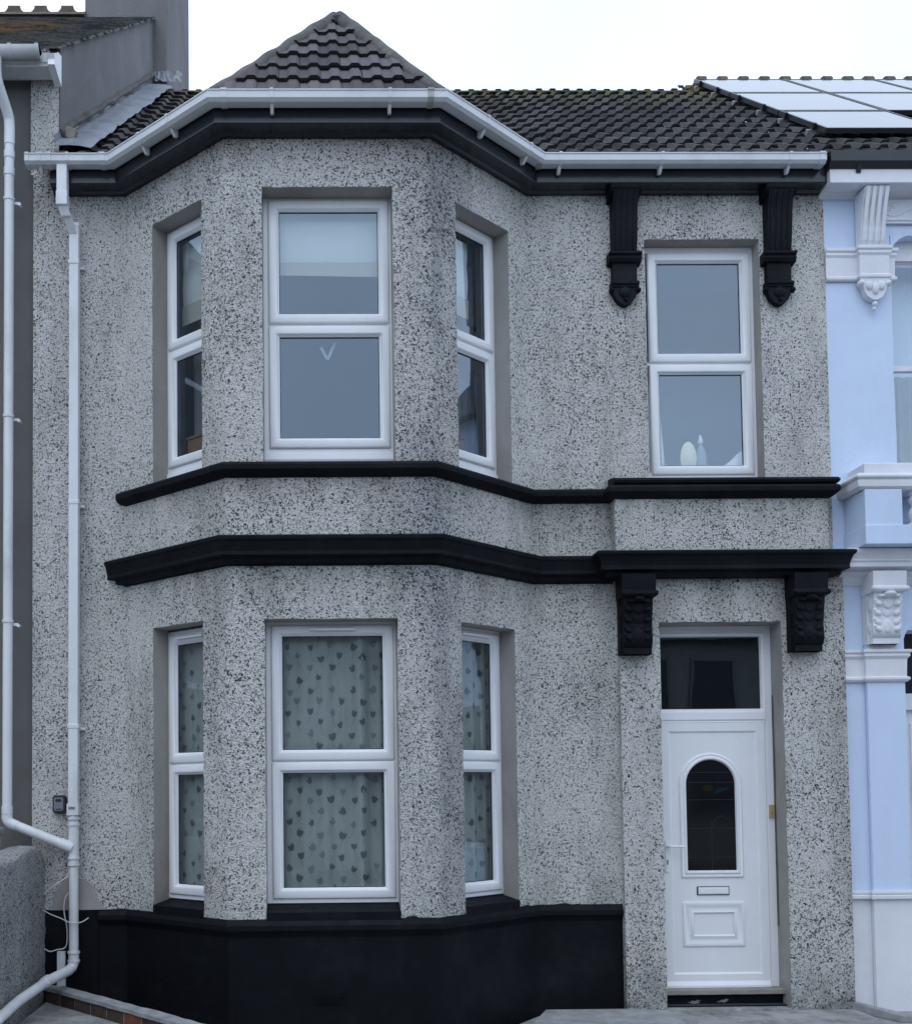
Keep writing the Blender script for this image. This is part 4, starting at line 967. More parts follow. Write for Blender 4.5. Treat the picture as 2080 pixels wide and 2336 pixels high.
# ================================================================== LEFT NEIGHBOUR
left = thing('grey_house', (-2.2, 0, 0), 'brown grey rendered house on the left edge with slate roof and tall cement chimney', 'house')
def left_house():
    mb = MB(); panel(mb, (-5.6, 0.05, 0), (0.434, 0.05, 0), -0.1, 7.5, step=0.25); mb.build('wall', ['neighwall', 'neighwall'], left, recalc=False)
    # party wall above the lower roof: skewed slightly
    def xw(y): return 0.635 + 0.245 * y / 3.3
    mb = MB(); n = 24; rows = []
    for i in range(n + 1):
        y = 0.03 + 3.33 * i / n; zt = 7.672 + y * 0.85; zb = 6.5 + y * TAN * 0.9
        rows.append([V(xw(y) - 0.22, y, zb)] + [V(xw(y), y, zb + (zt - zb) * j / 10) + V(0.006 * nz((y, j, 0), 2), 0, 0) for j in range(11)] + [V(xw(y) - 0.22, y, zt)])
    mb.loft(rows)
    mb.build('party_wall', 'cement', left, recalc=False)
    # mortar fillet along the foot of the party wall
    mb = MB(); pts = [V(xw(y) + 0.01, y, 6.615 + (y + .2) * TAN + 0.175 + 0.02 * nz((0, y, 0), 4)) for y in [0.02 + 3.28 * i / 40 for i in range(41)]]
    mb.tube(pts, [0.03 + 0.012 * nz(p, 5) for p in pts], 8); mb.build('mortar_fillet', 'mortar', left, smooth=True)
    mb = MB(); mb.box(-0.05, 0.05, -0.03, 0.03, -0.05, 0.05, 0, Matrix.Translation((0.70, 0.10, 7.02)) @ Matrix.Rotation(0.35, 4, 'Y')); mb.build('stone_patch', 'sillwood', left, bevel=0.012)
    # chimney
    mb = MB()
    for x0, x1, y0, y1, z0, z1 in ((0.10, 1.045, 3.38, 5.55, 8.0, 13.2), (0.06, 1.085, 3.34, 5.6, 13.0, 13.25)):
        mb.box(x0, x1, y0, y1, z0, z1)
    ch = mb.build('chimney', 'cement', left, bevel=0.02)
    for i in range(3):
        mb = MB(); mb.lathe((0.57, 3.8 + i * 0.65, 13.25), [(0.16, 0), (0.15, 0.1), (0.12, 0.4), (0.145, 0.5), (0.13, 0.55)], 16); mb.build('chimney_pot', 'clay', ch, smooth=True)
    # crumbled flashing at the chimney foot
    mb = MB(); rows = [[V(0.90 + 0.32 * i / 14, 3.34 - 0.02 * j + 0.02 * nz((i, j, 0), .7), 9.78 + 0.015 * i * 0 + 0.11 - 0.05 * j + 0.05 * nz((i * .5, j, 3), .9)) for j in range(4)] for i in range(15)]
    mb.loft(rows, 0, False, False); mb.build('chimney_flashing', 'lead', left, recalc=False)
    # slate roof
    mb = MB(); S = V(0, 1, 0.85).normalized(); O = V(0, -0.22, 7.50); rnd = random.Random(4); g = 0.19
    ns = int((3.42 + 0.22) / S.y / g) + 1
    N = V(0, -0.85, 1).normalized()
    for c in range(ns):
        s0 = c * g; s1 = min(s0 + g * 1.25, (3.62 + 0.0) / S.y)
        xr = xw(max(0, s0 * S.y - 0.22)) + 0.035
        x = -5.6 + (0.12 if c % 2 else 0)
        while x < xr:
            x2 = min(x + 0.25 * rnd.uniform(0.96, 1.04), xr + rnd.uniform(-.03, .03)); h = 0.014 + rnd.uniform(0, 0.008); d = rnd.uniform(-.012, .012); mb.rv = rnd.random()
            a, b, cc, e = [O + V(xx, 0, 0) + S * ss + N * hh for xx, ss, hh in ((x, s0 + d, h), (x2 - .006, s0 + d, h), (x2 - .006, s1, 0), (x, s1, 0))]
            mb.poly([a, b, cc, e]); a2, b2 = a - N * 0.016, b - N * 0.016; mb.poly([a2, b2, b, a])
            mb.poly([b2, cc - N * .016, cc, b])
            x = x2
    rf = mb.build('roof', 'slate', left, recalc=False)
    mb = MB(); mb.poly([O + V(-5.6, .0, -.02), O + V(0.62, 0, -.02), V(0.86, 3.40, 7.5 + 3.62 * .85 - .03), V(-5.6, 3.40, 7.5 + 3.62 * .85 - .03)]); mb.build('roof_underlay', 'roomdark', rf, recalc=False)
    mb = MB(); zr = 7.5 + 3.62 * 0.85
    mb.loft([[V(x, 3.40 + o, zr + z) for o, z in ((-0.15, -0.07), (-0.03, 0.05), (0.03, 0.05), (0.15, -0.07))] for x in (-5.6, 0.12)])
    # crested ridge: small merlons with scooped gaps
    x = -5.6; pw = 0.305
    while x < 0.08:
        pts = []
        for k in range(9):
            a = math.pi * k / 8; pts.append((x + 0.075 + 0.085 * (1 - math.cos(a)), 0.135 - 0.085 * math.sin(a)))
        top = [(x, 0.135), (x + 0.075, 0.135)] + pts[1:] + [(x + 0.245 + 0.03, 0.135), (x + pw, 0.135)]
        prof = [V(px, 3.385, zr + pz) for px, pz in top]; 
        for (p, q) in zip(prof, prof[1:]):
            if q.x > 0.12: break
            mb.loft([[V(p.x, yy, zr + 0.03), V(q.x, yy, zr + 0.03), q + V(0, yy - 3.385, 0), p + V(0, yy - 3.385, 0)] for yy in (3.385, 3.415)])
        x += pw
    mb.build('crested_ridge', 'clay', rf)
    # white boxed eaves and gutter
    mb = MB(); mb.loft([[V(x, -o, z) for o, z in ((0.0, 7.56), (0.21, 7.52), (0.21, 7.40), (0.20, 7.395), (0.20, 7.37), (0.06, 7.365), (0.0, 7.40))] for x in (-5.6, 0.60)])
    bx = mb.build('boxed_eaves', 'gutter', left, bevel=0.004)
    mb = MB(); mb.loft([[V(x, -o, z) for o, z in ((0.0, 7.60), (0.10, 7.56), (0.235, 7.45), (0.215, 7.42), (0.225, 7.37), (0.0, 7.345))] for x in (0.601, 0.655)])
    mb.build('end_plate', 'upvc', bx)
    mb = MB(); gx = []
    for x in (-5.6, 0.555):
        gx.append([V(x, -0.275 + 0.055 * math.cos(a), 7.455 + 0.065 * math.sin(a)) for a in [math.pi + math.pi * k / 10 for k in range(11)]] + [V(x, -0.275 + 0.05 * math.cos(a), 7.455 + 0.06 * math.sin(a)) for a in [2 * math.pi - math.pi * k / 10 for k in range(11)]])
    mb.loft(gx)
    for x in (-0.9, 0.33, 0.12, 0.54):
        mb.loft([[V(xx, -0.275 + 0.061 * math.cos(a), 7.457 + 0.071 * math.sin(a)) for a in [math.pi + math.pi * k / 10 for k in range(11)]] + [V(xx, -0.335, 7.468), V(xx, -0.21, 7.468)] for xx in (x - 0.014, x + 0.014)])
    mb.build('gutter', 'gutter', left, smooth=True)
    mb = MB(); r = 0.0375
    mb.tube(smoothpath([(0.215, -0.275, 7.40), (0.215, -0.275, 7.27), (0.225, -0.255, 7.19), (0.262, -0.13, 7.04), (0.268, -0.10, 6.96), (0.268, -0.10, 6.80)], 5), r + 0.004, 18)
    mb.tube([V(0.268, -0.10, 6.84), V(0.268, -0.10, 1.46)], r, 18)
    for z in (6.72, 6.58, 1.535): mb.tube([V(0.268, -0.10, z - .03), V(0.268, -0.10, z + .03)], r + 0.005, 18)
    for z in (6.36, 4.62, 3.0):
        mb.tube([V(0.268, -0.10, z - .012), V(0.268, -0.10, z + .012)], r + 0.006, 18)
        mb.box(0.30, 0.345, -0.085, -0.065, z - 0.032, z - 0.012); mb.tube([V(0.345, -0.09, z - .03), V(0.345, -0.05, z - .03)], 0.013, 10)
    mb.tube(smoothpath([(0.268, -0.10, 1.50), (0.27, -0.10, 1.465), (0.29, -0.10, 1.435), (0.34, -0.098, 1.412)], 4), r + 0.004, 18)
    mb.tube([V(0.30, -0.10, 1.43), V(0.765, -0.075, 1.235)], r, 18); mb.tube([V(0.67, -0.08, 1.276), V(0.765, -0.075, 1.235)], r + 0.006, 18)
    mb.build('downpipe', 'pipe', left, smooth=True)
left_house()
def side_bay(root, xa, xb, wallmat, winmat, roofmat, zt=6.6):
    xl, xr = xa + 0.8, xb - 0.8; pts = [(xa, 0.02), (xl, -0.72), (xr, -0.72), (xb, 0.02)]
    mb = MB(); mb.loft([[V(px, py, z) for px, py in pts] for z in (-0.2, zt)]); b = mb.build('bay', wallmat, root)
    mb = MB(); ap = V((xa + xb) / 2, 0.3, zt + 1.5); ring = [V(xa - .1, -.1, zt), V(xl - .1, -0.9, zt), V(xr + .1, -0.9, zt), V(xb + .1, -.1, zt)]
    for p, q in zip(ring, ring[1:]): mb.poly([p, q, ap])
    mb.build('bay_roof', roofmat, b, recalc=False)
    for (p, q) in zip(pts, pts[1:]):
        P, Q = V(*p, 0), V(*q, 0); L = (Q - P).length; U = (Q - P) / L; N = V(U.y, -U.x, 0)
        for z0, z1 in ((0.9, 2.8), (4.1, 6.0)):
            mb = MB(); mb.ring(P, U, N, (L * 0.2, L * 0.8, z0, z1), [(0, 0.0), (0.0, 0.03), (0.06, 0.03), (0.07, 0.01)]); w = mb.build('window', winmat, b)
            mb = MB(); mb.poly([P + U * (L * .2 + .05) + N * .012 + UP * (z0 + .05), P + U * (L * .8 - .05) + N * .012 + UP * (z0 + .05), P + U * (L * .8 - .05) + N * .012 + UP * (z1 - .05), P + U * (L * .2 + .05) + N * .012 + UP * (z1 - .05)]); mb.build('pane', 'oppglass', b, recalc=False)
side_bay(left, -3.9, -0.75, 'neighwall', 'upvc', 'opproof', 7.2)

# low rough wall between the two front yards
def yard_wall():
    mb = MB(); x = 0.535; rows = []
    def top(y): return 1.20 + 0.07 * math.exp(-((y + 0.35) / 0.35) ** 2) + 0.01 * nz((0, y, 0), 4)
    n = 130
    for i in range(n + 1):
        y = 0.03 - 2.6 * i / n; zt = top(y)
        if i < 6: zt -= 0.12 * ((6 - i) / 6) ** 2
        prof = [(x - 0.225, -0.15), (x - 0.225, zt - 0.05)] + [(x - 0.185 - 0.04 * math.cos(math.pi / 2 * k / 4), zt - 0.05 + 0.04 * math.sin(math.pi / 2 * k / 4)) for k in range(1, 5)] + [(x - 0.11, zt)] + [(x - 0.04 + 0.04 * math.sin(math.pi / 2 * k / 4), zt - 0.045 + 0.04 * math.cos(math.pi / 2 * k / 4)) for k in range(0, 4)] + [(x, zt - 0.05)] + [(x, zt - 0.05 - (zt - 0.05 + 0.15) * k / 30) for k in range(1, 31)]
        rows.append([V(px + 0.010 * nz((y, pz, px), 11) + 0.006 * nz((y, pz, px), 29), y, pz + 0.006 * nz((y, pz, 2), 9)) for px, pz in prof])
    mb.loft(rows)
    tag(mb.build('yard_wall', 'dash_dull', None, smooth=True, recalc=True), 'low rough rendered wall with rounded top between the front yards at the left edge', 'wall')
yard_wall()
mb = MB(); mb.box(0.05, 0.285, -0.55, -0.30, 0.0, 1.36, 0); mb.box(0.03, 0.30, -0.57, -0.28, 1.36, 1.41, 0)
tag(mb.build('brick_pier', 'paint_chip', None, bevel=0.01), 'flaking white painted pier behind the low rough wall', 'pier')

# ================================================================== RIGHT NEIGHBOUR
right = thing('blue_house', (8.6, 0, 0), 'pale blue terraced house with white plaster corbels and mouldings on the right edge', 'house')
def right_house():
    mb = MB(); x0, x1 = 6.797, 11.6
    W1, W2 = 7.335, 8.45
    panel(mb, (x0, 0.006, 0), (x1, 0.006, 0), 0.80, 6.6, [(W1 - x0, W2 - x0, 4.10, 6.11), (W1 - x0, W2 - x0, 0.8, 2.90)], depth=0.14, mr=0, step=0.12)
    panel(mb, (x0, 0.004, 0), (7.335, 0.004, 0), -0.2, 0.80, step=0.12, mw=1); panel(mb, (8.45, 0.004, 0), (x1, 0.004, 0), -0.2, 0.80, step=0.12, mw=1)
    # arched heads
    for zt, zs in ((6.11, 5.93), (2.96, 2.80)):
        n = 12; c = 0.17
        for xs, sx in ((W1, 1), (W2, -1)):
            arc = [V(xs + sx * c * (1 - math.cos(math.pi / 2 * k / n)), 0.004, zt - c + c * math.sin(math.pi / 2 * k / n)) for k in range(n + 1)]
            mb.loft([[p, p + V(0, 0.12, 0)] for p in arc], 0, False, False)
            mb.poly([V(xs, 0.004, zt + .01)] + [p for p in reversed(arc)], 0)
    w = mb.build('wall', ['blue', 'white'], right, recalc=False)
    def sw(name, path, prof, mat='white', bev=0.003):
        m = MB(); m.sweep(path, prof); return m.build(name, mat, right, bevel=bev)
    X1 = x1
    # eaves: white fascia and cove
    sw('cornice', [(6.757, 0), (X1, 0)], [(0, 6.585), (0.19, 6.585), (0.195, 6.43), (0.18, 6.425), (0.12, 6.432), (0.05, 6.44), (0.02, 6.425), (0.0, 6.405)])
    # impost band with capital over console, upstairs
    cap = [(0, 5.99), (0.035, 5.99), (0.035, 5.965), (0.022, 5.955), (0.026, 5.935), (0.014, 5.915), (0.012, 5.765), (0.024, 5.755), (0.024, 5.735), (0.012, 5.725), (0, 5.725)]
    sw('impost_band', [(6.797, 0), (7.06, 0), (7.06, -0.045), (7.275, -0.045), (7.275, 0.0), (7.345, 0), (7.345, 0.1)], cap)
    m = MB(); xc = 7.15
    sh = [(0.0, 6.42), (0.17, 6.42), (0.15, 6.37), (0.115, 6.28), (0.10, 6.2), (0.085, 6.1), (0.07, 6.03), (0.05, 5.985), (0, 5.985)]
    m.loft([[V(xc + k, -o, z) for o, z in sh] for k in (-0.10, 0.10)])
    for q in (-0.075, -0.025, 0.025, 0.075): m.loft([[V(xc + q + k, -o - 0.005, z) for o, z in sh[1:-1]] + [] for k in (-0.014, 0.014)], cap=False)
    m.build('eaves_console', 'white', right, bevel=0.004)
    m = MB(); pr = [(0.115, 5.725), (0.122, 5.70), (0.11, 5.675), (0.092, 5.655), (0.084, 5.62), (0.066, 5.585), (0.036, 5.562), (0.012, 5.552)]
    fr = [V(xc + .015 - w_, -0.06, z) for w_, z in pr] + [V(xc + .015 + w_, -0.06, z) for w_, z in reversed(pr)]
    m.loft([[V(p.x, 0, p.z) for p in fr], fr])
    for sx in (-1, 1): m.ell((xc + .015 + sx * .11, -.05, 5.685), [V(.026, 0, 0), V(0, .035, 0), V(0, 0, .024)]); m.ell((xc + .015 + sx * .05, -.06, 5.665), [V(.03, 0, 0), V(0, .02, 0), V(0, 0, .04)])
    m.ell((xc + .015, -.06, 5.64), [V(.03, 0, 0), V(0, .022, 0), V(0, 0, .05)]); m.ell((xc + .018, -.04, 5.525), [V(.022, 0, 0), V(0, .022, 0), V(0, 0, .024)]); m.ell((xc + .014, -.035, 5.487), [V(.016, 0, 0), V(0, .016, 0), V(0, 0, .020)])
    m.build('pendant', 'white', right, smooth=True)
    # frieze over the window with scroll work
    m = MB(); m.box(7.285, 8.5, -0.012, 0.0, 6.225, 6.40); m.loft([[V(x, -o, z) for o, z in ((0, 6.235), (0.03, 6.235), (0.03, 6.222), (0.018, 6.212), (0.018, 6.20), (0, 6.20))] for x in (7.285, 8.5)])
    def scroll(pts): m.tube(smoothpath([V(a, -0.013, b) for a, b in pts], 5), 0.006, 6)
    scroll([(7.29, 6.30), (7.31, 6.275), (7.36, 6.262), (7.42, 6.275), (7.47, 6.305), (7.53, 6.325)])
    scroll([(7.33 + 0.035 * math.cos(a) * (1 - a / 9), 6.325 + 0.03 * math.sin(a) * (1 - a / 9)) for a in [k * 0.7 for k in range(11)]])
    scroll([(7.50, 6.24), (7.55, 6.265), (7.62, 6.27), (7.68, 6.30)])
    m.build('frieze', 'white', right)
    # windows
    def sash(xa, xb, za, zb, y=0.12, meet=None, name='window'):
        O = V(0, y, 0); m = MB(); m.ring(O, V(1, 0, 0), V(0, -1, 0), (xa, xb, za, zb), [(0, -.05), (0, 0), (0.03, 0.0), (0.036, -.012), (0.05, -.03)])
        if meet: m.box(xa + .02, xb - .02, y - 0.012, y + .03, meet - 0.022, meet + 0.022)
        f = m.build(name, 'white', right)
        m = MB(); m.poly([V(xa + .03, y + .015, za + .03), V(xb - .03, y + .015, za + .03), V(xb - .03, y + .015, zb - .03), V(xa + .03, y + .015, zb - .03)]); m.build('pane', 'glass', f, recalc=False)
    sash(W1 - .01, W2 + .01, 4.16, 5.97, meet=5.06);
    m = MB(); m.box(W1, W2, 0.10, 0.16, 5.95, 6.12); m.build('window_head', 'white', right)
    # balcony: blind pedestals, balusters, coping
    m = MB(); m.box(6.895, 7.185, -0.30, 0.0, 3.66, 3.945); m.box(8.6, 8.9, -0.30, 0.0, 3.66, 3.945); m.box(6.885, 8.91, -0.315, 0.0, 3.515, 3.665)
    m.box(7.185, 8.6, -0.05, 0.0, 3.66, 3.945)
    bl = m.build('balcony', 'blue', right, bevel=0.006)
    for i in range(8):
        m = MB(); cx = 7.325 + i * 0.17
        m.lathe((cx, -0.22, 3.665), [(0.055, 0), (0.055, 0.03), (0.03, 0.04), (0.048, 0.09), (0.05, 0.12), (0.026, 0.155), (0.022, 0.165), (0.038, 0.19), (0.05, 0.215), (0.03, 0.245), (0.05, 0.255), (0.05, 0.285)], 18); m.build('baluster', 'white', bl, smooth=True)
    cp = [(0, 4.075), (0.02, 4.072), (0.045, 4.05), (0.045, 4.035), (0.025, 4.022), (0.03, 4.0), (0.028, 3.965), (0.0, 3.945)]
    m = MB(); m.sweep([(6.87, 0.0), (6.87, -0.28), (8.93, -0.28), (8.93, 0.0)], cp); m.box(6.872, 8.928, -0.278, 0.0, 3.948, 4.07)
    m.loft([[V(a, b, z) for a, b in ((6.93 - e, -0.24 - e), (8.87 + e, -0.24 - e), (8.87 + e, 0.1), (6.93 - e, 0.1))] for z, e in ((4.07, 0.0), (4.165, 0.0), (4.172, -0.012))])
    m.build('balcony_coping', 'white', bl, bevel=0.003)
    hood = [(0, 3.52), (0.10, 3.515), (0.125, 3.505), (0.120, 3.48), (0.105, 3.455), (0.095, 3.43), (0.098, 3.415), (0.085, 3.405), (0.090, 3.37), (0.02, 3.362), (0, 3.33)]
    m = MB(); m.sweep([(6.80, -0.09), (8.95, -0.09), (8.95, 0.0)], hood); m.box(6.802, 8.948, -0.088, 0, 3.333, 3.512); m.build('string_course', 'white', right, bevel=0.003)
    m = MB(); m.loft([[V(x, -o, z) for o, z in ((0, 3.34), (0.12, 3.34), (0.06, 3.31), (0.02, 3.27), (0, 3.25))] for x in (6.80, 8.9)]); m.build('cove', 'white', right)
    corbel('door_corbel', 7.135, 0.0, 3.335, 2.775, 0.262, 0.19, 'white', right)
    # pilaster with capital
    m = MB(); m.box(7.015, 7.318, -0.035, 0.0, 0.83, 3.25); m.build('pilaster', 'blue', right, bevel=0.004)
    m = MB(); m.box(7.02, 7.24, -0.045, 0.0, 2.725, 2.785)
    c2 = [(0, 2.735), (0.04, 2.735), (0.04, 2.715), (0.026, 2.705), (0.03, 2.685), (0.012, 2.66), (0.008, 2.525), (0.026, 2.515), (0.026, 2.498), (0.01, 2.48), (0, 2.48)]
    m.sweep([(6.80, 0), (7.012, 0), (7.012, -0.037), (7.32, -0.037), (7.32, 0.1)], c2); m.build('capital', 'white', right, bevel=0.002)
    rl = [(0, 0.838), (0.028, 0.838), (0.030, 0.815), (0.022, 0.808), (0.03, 0.80), (0.03, 0.775), (0.0, 0.765)]
    m = MB(); m.sweep([(6.834, 0), (7.015, 0), (7.015, -0.035), (7.32, -0.035), (7.32, 0.1)], rl); m.box(7.012, 7.322, -0.038, 0, -0.2, 0.77); m.build('dado', 'white', right, bevel=0.003)
    # door set in the opening
    m = MB(); m.ring(V(0, 0.14, 0), V(1, 0, 0), V(0, -1, 0), (W1, W2, -0.1, 2.95), [(0, -.05), (0, 0.0), (0.05, 0.0), (0.06, -.03)])
    m.box(W1, W2, 0.12, 0.18, 2.27, 2.40); m.box(W1 + .05, W2 - .05, 0.16, 0.2, -0.1, 2.28)
    m.ring(V(0, 0.16, 0), V(1, 0, 0), V(0, -1, 0), (W1 + .12, W2 - .12, 1.1, 2.16), [(0, 0), (0.0, 0.012), (0.02, 0.012), (0.03, 0.0)])
    f = m.build('front_door', 'white', right); m = MB(); m.poly([V(W1 + .04, .165, 2.39), V(W2 - .04, .165, 2.39), V(W2 - .04, .165, 2.95), V(W1 + .04, .165, 2.95)]); m.build('fanlight', 'oppglass', f, recalc=False)
    # rooms
    m = MB(); m.box(7.0, 8.8, 0.35, 2.0, 3.9, 6.3); m.build('room_lining', 'bathroom', right)
    m = MB(); m.loft([[V(W1 + .02 + 1.05 * i / 60, 0.24 + 0.012 * math.sin(i * 1.3), z) for i in range(61)] for z in (4.1, 5.04)], 0, False, False); m.build('net_curtain', 'net', right, recalc=False)
    # roof with black gutter
    Sv = V(0, 1, TAN).normalized(); O = V(0, -0.20, 6.615); rs = 3.5 / Sv.y
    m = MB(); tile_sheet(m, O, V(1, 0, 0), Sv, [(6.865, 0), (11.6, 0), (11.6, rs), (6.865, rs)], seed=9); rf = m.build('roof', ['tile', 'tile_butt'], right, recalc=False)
    m = MB(); m.poly([O + V(6.86, .02, -.02), O + V(11.6, .02, -.02), O + V(11.6, 3.5, 3.5 * TAN - .02), O + V(6.86, 3.5, 3.5 * TAN - .02)]); m.build('roof_underlay', 'roomdark', rf, recalc=False)
    m = MB(); zr = 6.615 + 3.5 * TAN; x = 7.10
    while x < 11.4:
        m.loft([[V(xx, 3.30 + 0.11 * math.cos(a), zr - .03 + 0.09 * math.sin(a)) for a in [math.pi * i / 8 for i in range(9)]] for xx in (x, x + .24)])
        m.loft([[V(xx, 3.30 + 0.12 * math.cos(a), zr + .02 + 0.11 * math.sin(a)) for a in [math.pi * i / 8 for i in range(9)]] for xx in (x, x + .085)]); x += 0.24
    m.build('ridge_tile_row', 'clay', rf)
    m = MB(); m.box(6.95, 7.05, 3.0, 3.12, zr - 0.30, zr - 0.14); m.build('ridge_end', 'redclay', rf)
    m = MB(); m.sweep([(6.745, 0), (11.6, 0)], [(0.10, 6.665), (0.10, 6.56), (0.12, 6.54), (0.2, 6.54), (0.24, 6.58), (0.24, 6.665)])
    m.box(6.75, 11.6, -0.19, -0.1, 6.54, 6.66)
    for x in (6.98, 7.9): m.loft([[V(x + k, -o, z) for o, z in ((0.19, 6.56), (0.225, 6.56), (0.2, 6.505))] for k in (-0.018, 0.018)])
    m.build('gutter', 'pvframe', right)
right_house()
side_bay(right, 9.0, 11.9, 'blue', 'white', 'opproof', 6.5)

def solar():
    tanp = TAN; O = V(0, -0.25, 6.665); S = V(0, 1, tanp).normalized(); N = V(0, -tanp, 1).normalized()
    rows = [(0.62, 1.48), (1.50, 2.40), (2.42, 3.40)]   # y ranges
    names = ['bottom', 'middle', 'top']; cols = ['left', 'second', 'third', 'fourth']
    w = 1.02; x0 = 7.02
    def P(x, y, h): return V(x, y, O.z + (y + 0.25) * tanp) + N * h
    proto = {}
    for r, (ya, yb) in enumerate(((0.36, 1.18), (1.20, 2.22), (2.24, 3.17))):
        for c in range(4):
            if r == 0 and c > 0: continue
            xa, xb = x0 + c * w, x0 + (c + 1) * w - 0.015
            lab = ('dark glass solar panel in the %s row, %s from the left' % (names[r], ['first', 'second', 'third', 'fourth'][c])) if r else 'lowest solar panel, alone in the bottom row above the blue house gutter'
            if r not in proto:
                t = thing('solar_panel', tuple(P(xa, ya, 0)), lab, 'solar panel', 'solar panels on the right hand roof')
                m = MB()
                e = 0.022
                out_ = [P(xa, ya, .0), P(xb, ya, 0), P(xb, yb, 0), P(xa, yb, 0)]; o2 = [p + N * .04 for p in out_]
                inn = [P(xa + e, ya + e, .04), P(xb - e, ya + e, .04), P(xb - e, yb - e, .04), P(xa + e, yb - e, .04)]
                m.loft([out_, o2, inn], cap=False); m.face(list(range(4))[::-1], 0); fo = m.build('panel_frame', 'pvframe', t)
                m = MB(); m.poly([p - N * .003 for p in inn]); go = m.build('panel_glass', 'pvpanel', t, recalc=False)
                proto[r] = (t, fo, go, xa)
            else:
                t0, f0, g0, xp = proto[r]
                t = t0.copy(); C.objects.link(t); t.location.x = t0.location.x + (xa - xp); t['label'] = lab
                for q in (f0, g0): d = q.copy(); C.objects.link(d); d.parent = t
    t = thing('mounting_rack', tuple(P(x0, 0.3, -0.05)), 'metal rails holding the solar panels just above the roof tiles', 'rack')
    for y in (0.52, 1.02, 1.45, 1.98, 2.5, 2.95):
        m = MB(); m.loft([[P(x, y + a, h) for a, h in ((0, -.045), (0.04, -.045), (0.04, -.003), (0, -.003))] for x in (x0 - 0.06, x0 + (4 if y > 1.2 else 1) * w)]); ro = m.build('rail', 'alu', t)
        m = MB(); m.loft([[P(x, y + a, h) for a, h in ((-.005, -.003), (0.045, -.003), (0.045, 0.05), (-.005, 0.05))] for x in (x0 - 0.03, x0 - 0.002)]); m.build('end_clamp', 'pvframe', ro)
solar()

# ================================================================== GROUND
def ground():
    mb = MB(); mb.poly([V(-300, -300, -0.24), V(300, -300, -0.24), V(300, 300, -0.24), V(-300, 300, -0.24)])
    tag(mb.build('road', 'asphalt', None, recalc=False), 'dark asphalt road running along the street', 'road', None, 'structure')
    def slab(name, pts, z, mat, label, bot=-0.30, cat='ground', parent=None):
        m = MB(); m.loft([[V(x, y, bot) for x, y in pts], [V(x, y, z) for x, y in pts]])
        o = m.build(name, mat, None, bevel=0.006); return tag(o, label, cat, None, 'structure')
    slab('pavement', [(-40, -4.6), (50, -4.6), (50, -2.6), (-40, -2.6)], -0.12, 'concrete', 'concrete pavement in front of the houses')
    slab('far_pavement', [(-40, -12.2), (50, -12.2), (50, -7.2), (-40, -7.2)], -0.12, 'concrete', 'concrete pavement across the street')
    slab('left_yard', [(-6, -2.6), (0.3, -2.6), (0.3, 0.04), (-6, 0.04)], 0.02, 'concrete', 'concrete yard of the grey house')
    # forecourt left of the brick kerb
    slab('forecourt', [(0.54, -2.6), (2.05, -2.6), (2.05, -1.66), (0.56, -0.06)], 0.055, 'concrete', 'worn concrete forecourt left of the brick kerb')
    # sunk strip round the bay
    slab('sunken_bed', [(0.50, -2.6), (5.04, -2.6), (5.04, 0.0), (0.50, 0.0)], -0.22, 'concrete', 'sunken dirty concrete strip round the bay')
    slab('path', [(3.70, -2.6), (6.83, -2.6), (6.83, -0.02), (5.06, -0.02), (5.04, -0.10), (4.38, -0.11), (4.03, -0.55), (3.70, -1.0)], -0.075, 'concrete', 'grey concrete slab path to the front door')
    slab('door_threshold', [(5.366, -0.06), (6.334, -0.06), (6.334, 0.2), (5.366, 0.2)], -0.062, 'concrete', 'concrete threshold below the door')
    slab('right_yard', [(6.84, -2.6), (12, -2.6), (12, 0.0), (6.84, 0.0)], -0.10, 'concrete', 'concrete yard of the blue house')
    slab('raised_slab', [(4.18, -0.62), (5.30, -0.62), (5.33, -0.19), (5.10, -0.125), (4.40, -0.125)], -0.035, 'coping', 'cracked pale concrete slab edge beside the bay')
ground()
def kerb():
    t = thing('brick_kerb', (1.2, -0.8, 0.0), 'low brick kerb with cement top running diagonally past the bay', 'kerb')
    A, B = V(0.545, -0.03, 0), V(2.35, -2.0, 0); U = (B - A).normalized(); W = V(U.y, -U.x, 0)   # W points to the left-front
    if W.x > 0: W = -W
    mb = MB(); L = (B - A).length
    n = int(L / 0.222); rnd = random.Random(2)
    for i in range(n):
        a = A + U * (i * 0.222 + 0.006); b = A + U * ((i + 1) * 0.222 - 0.006); mb.rv = rnd.random(); o = rnd.uniform(-.004, .004)
        mi = 2 if i in (5,) else 0
        mb.loft([[p + W * (0.0 + o) + UP * z, ] + [p - W * 0.09 + UP * z] for p in (a, b) for z in ()] or [[a + W * o + UP * .03, b + W * o + UP * .03, b - W * .1 + UP * .03, a - W * .1 + UP * .03], [a + W * o + UP * .142, b + W * o + UP * .142, b - W * .1 + UP * .142, a - W * .1 + UP * .142]], mi)
    mb.loft([[A - W * 0.0 + UP * .0 - W * .006, B - W * .006, B - W * .09, A - W * .09], [A - W * .006 + UP * .150, B - W * .006 + UP * .150, B - W * .09 + UP * .150, A - W * .09 + UP * .150]], 1)
    mb.build('brick_course', ['kerbbrick', 'coping', 'redclay'], t, bevel=0.006)
    mb = MB(); rows = []
    for i in range(60):
        p = A + U * (L * i / 59); wob = 0.012 * nz(p, 6)
        rows.append([p + W * (0.012 + wob) + UP * .142, p + W * (0.008 + wob) + UP * (.168 + .006 * nz(p, 9)), p - W * (.10 + wob) + UP * (.172 + .006 * nz(p + V(1, 0, 0), 8)), p - W * (.11 + wob) + UP * .10])
    mb.loft(rows, closed=False, cap=False); mb.build('cement_top', 'coping', t, smooth=False, recalc=False)
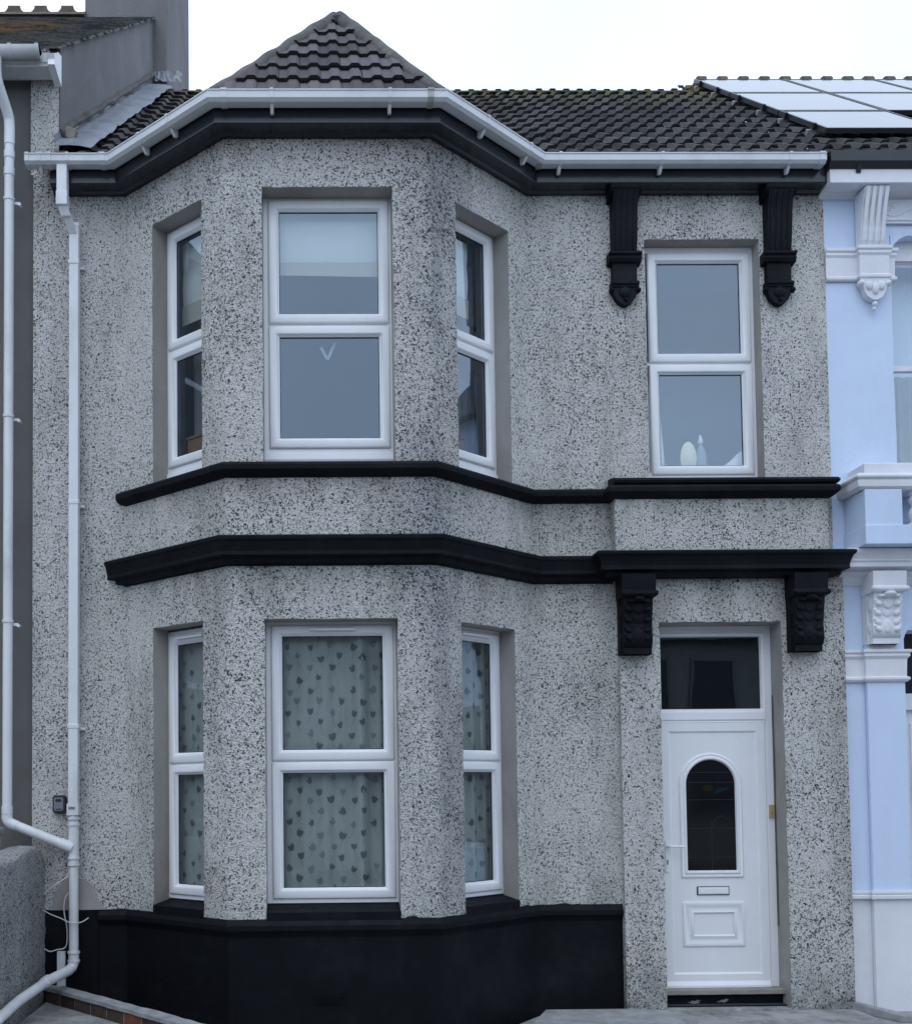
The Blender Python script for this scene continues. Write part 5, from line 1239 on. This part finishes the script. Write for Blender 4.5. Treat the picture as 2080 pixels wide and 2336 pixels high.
def kb():
    n = NT('kerb_brick'); c = n.mix(n.attr('rnd'), (0.06, 0.045, 0.038), (0.13, 0.082, 0.06))
    c = n.mix(n.rng(n.noise(16, 5, .7), .42, .62, 0, .75), c, (0.055, 0.05, 0.045))
    M['kerbbrick'] = n.fin(c, .9, .2, n.bump(n.noise(50, 4), .7, .01))
kb(); kerb()
# stone at the foot of the right pier
mb = MB(); mb.loft([[V(6.79, -0.02, -0.1), V(6.86, -0.02, -0.1), V(7.10, -0.42, -0.1), V(6.98, -0.42, -0.1)], [V(6.80, -0.02, -0.02), V(6.85, -0.02, -0.02), V(7.09, -0.42, -0.05), V(6.99, -0.42, -0.05)]])
tag(mb.build('edging_stone', 'coping', None, bevel=0.008), 'worn stone edging at the foot of the right hand pebbledash pier', 'kerb')

# ================================================================== HOUSES ACROSS THE STREET (only reflected in the glass)
def opposite():
    t = thing('opposite_house', (-6.4, -16.0, 0), 'plain rendered terraced house across the street, seen only as a reflection in the window glass', 'house', 'houses across the street')
    x0, x1, y = -9.6, -3.2, -16.0
    mb = MB(); mb.box(x0, x1 - 0.02, y - 7, y, -0.2, 5.3); kids = [mb.build('wall', 'oppwall', t)]
    mb = MB(); mb.poly([V(x0, y + .3, 5.2), V(x1, y + .3, 5.2), V(x1, y - 3.5, 6.8), V(x0, y - 3.5, 6.8)]); mb.poly([V(x0, y - 7.3, 5.2), V(x1, y - 7.3, 5.2), V(x1, y - 3.5, 6.8), V(x0, y - 3.5, 6.8)]); kids.append(mb.build('roof', 'opproof', t, recalc=False))
    for xa, xb, za, zb in ((-9.0, -7.9, 0.9, 2.6), (-7.6, -6.2, 0.9, 2.6), (-9.0, -7.9, 3.3, 4.8), (-7.4, -6.3, 3.3, 4.8), (-4.9, -3.9, 3.3, 4.8)):
        mb = MB(); mb.ring(V(0, y + .02, 0), V(1, 0, 0), V(0, 1, 0), (xa, xb, za, zb), [(0, 0), (0, .04), (.07, .04), (.08, 0)])
        kids.append(mb.build('window', 'oppframe', t))
        mb = MB(); mb.poly([V(xa + .06, y + .03, za + .06), V(xb - .06, y + .03, za + .06), V(xb - .06, y + .03, zb - .06), V(xa + .06, y + .03, zb - .06)]); kids.append(mb.build('pane', 'oppglass', t, recalc=False))
    mb = MB(); mb.box(-4.9, -3.95, y, y + .05, -0.1, 2.1); kids.append(mb.build('door', 'gloss', t, bevel=.01))
    for i in (-3, -2, -1, 1, 2, 3, 4, 5, 6):
        d = t.copy(); C.objects.link(d); d.location.x = t.location.x + 6.4 * i
        for k in kids: q = k.copy(); C.objects.link(q); q.parent = d
opposite()
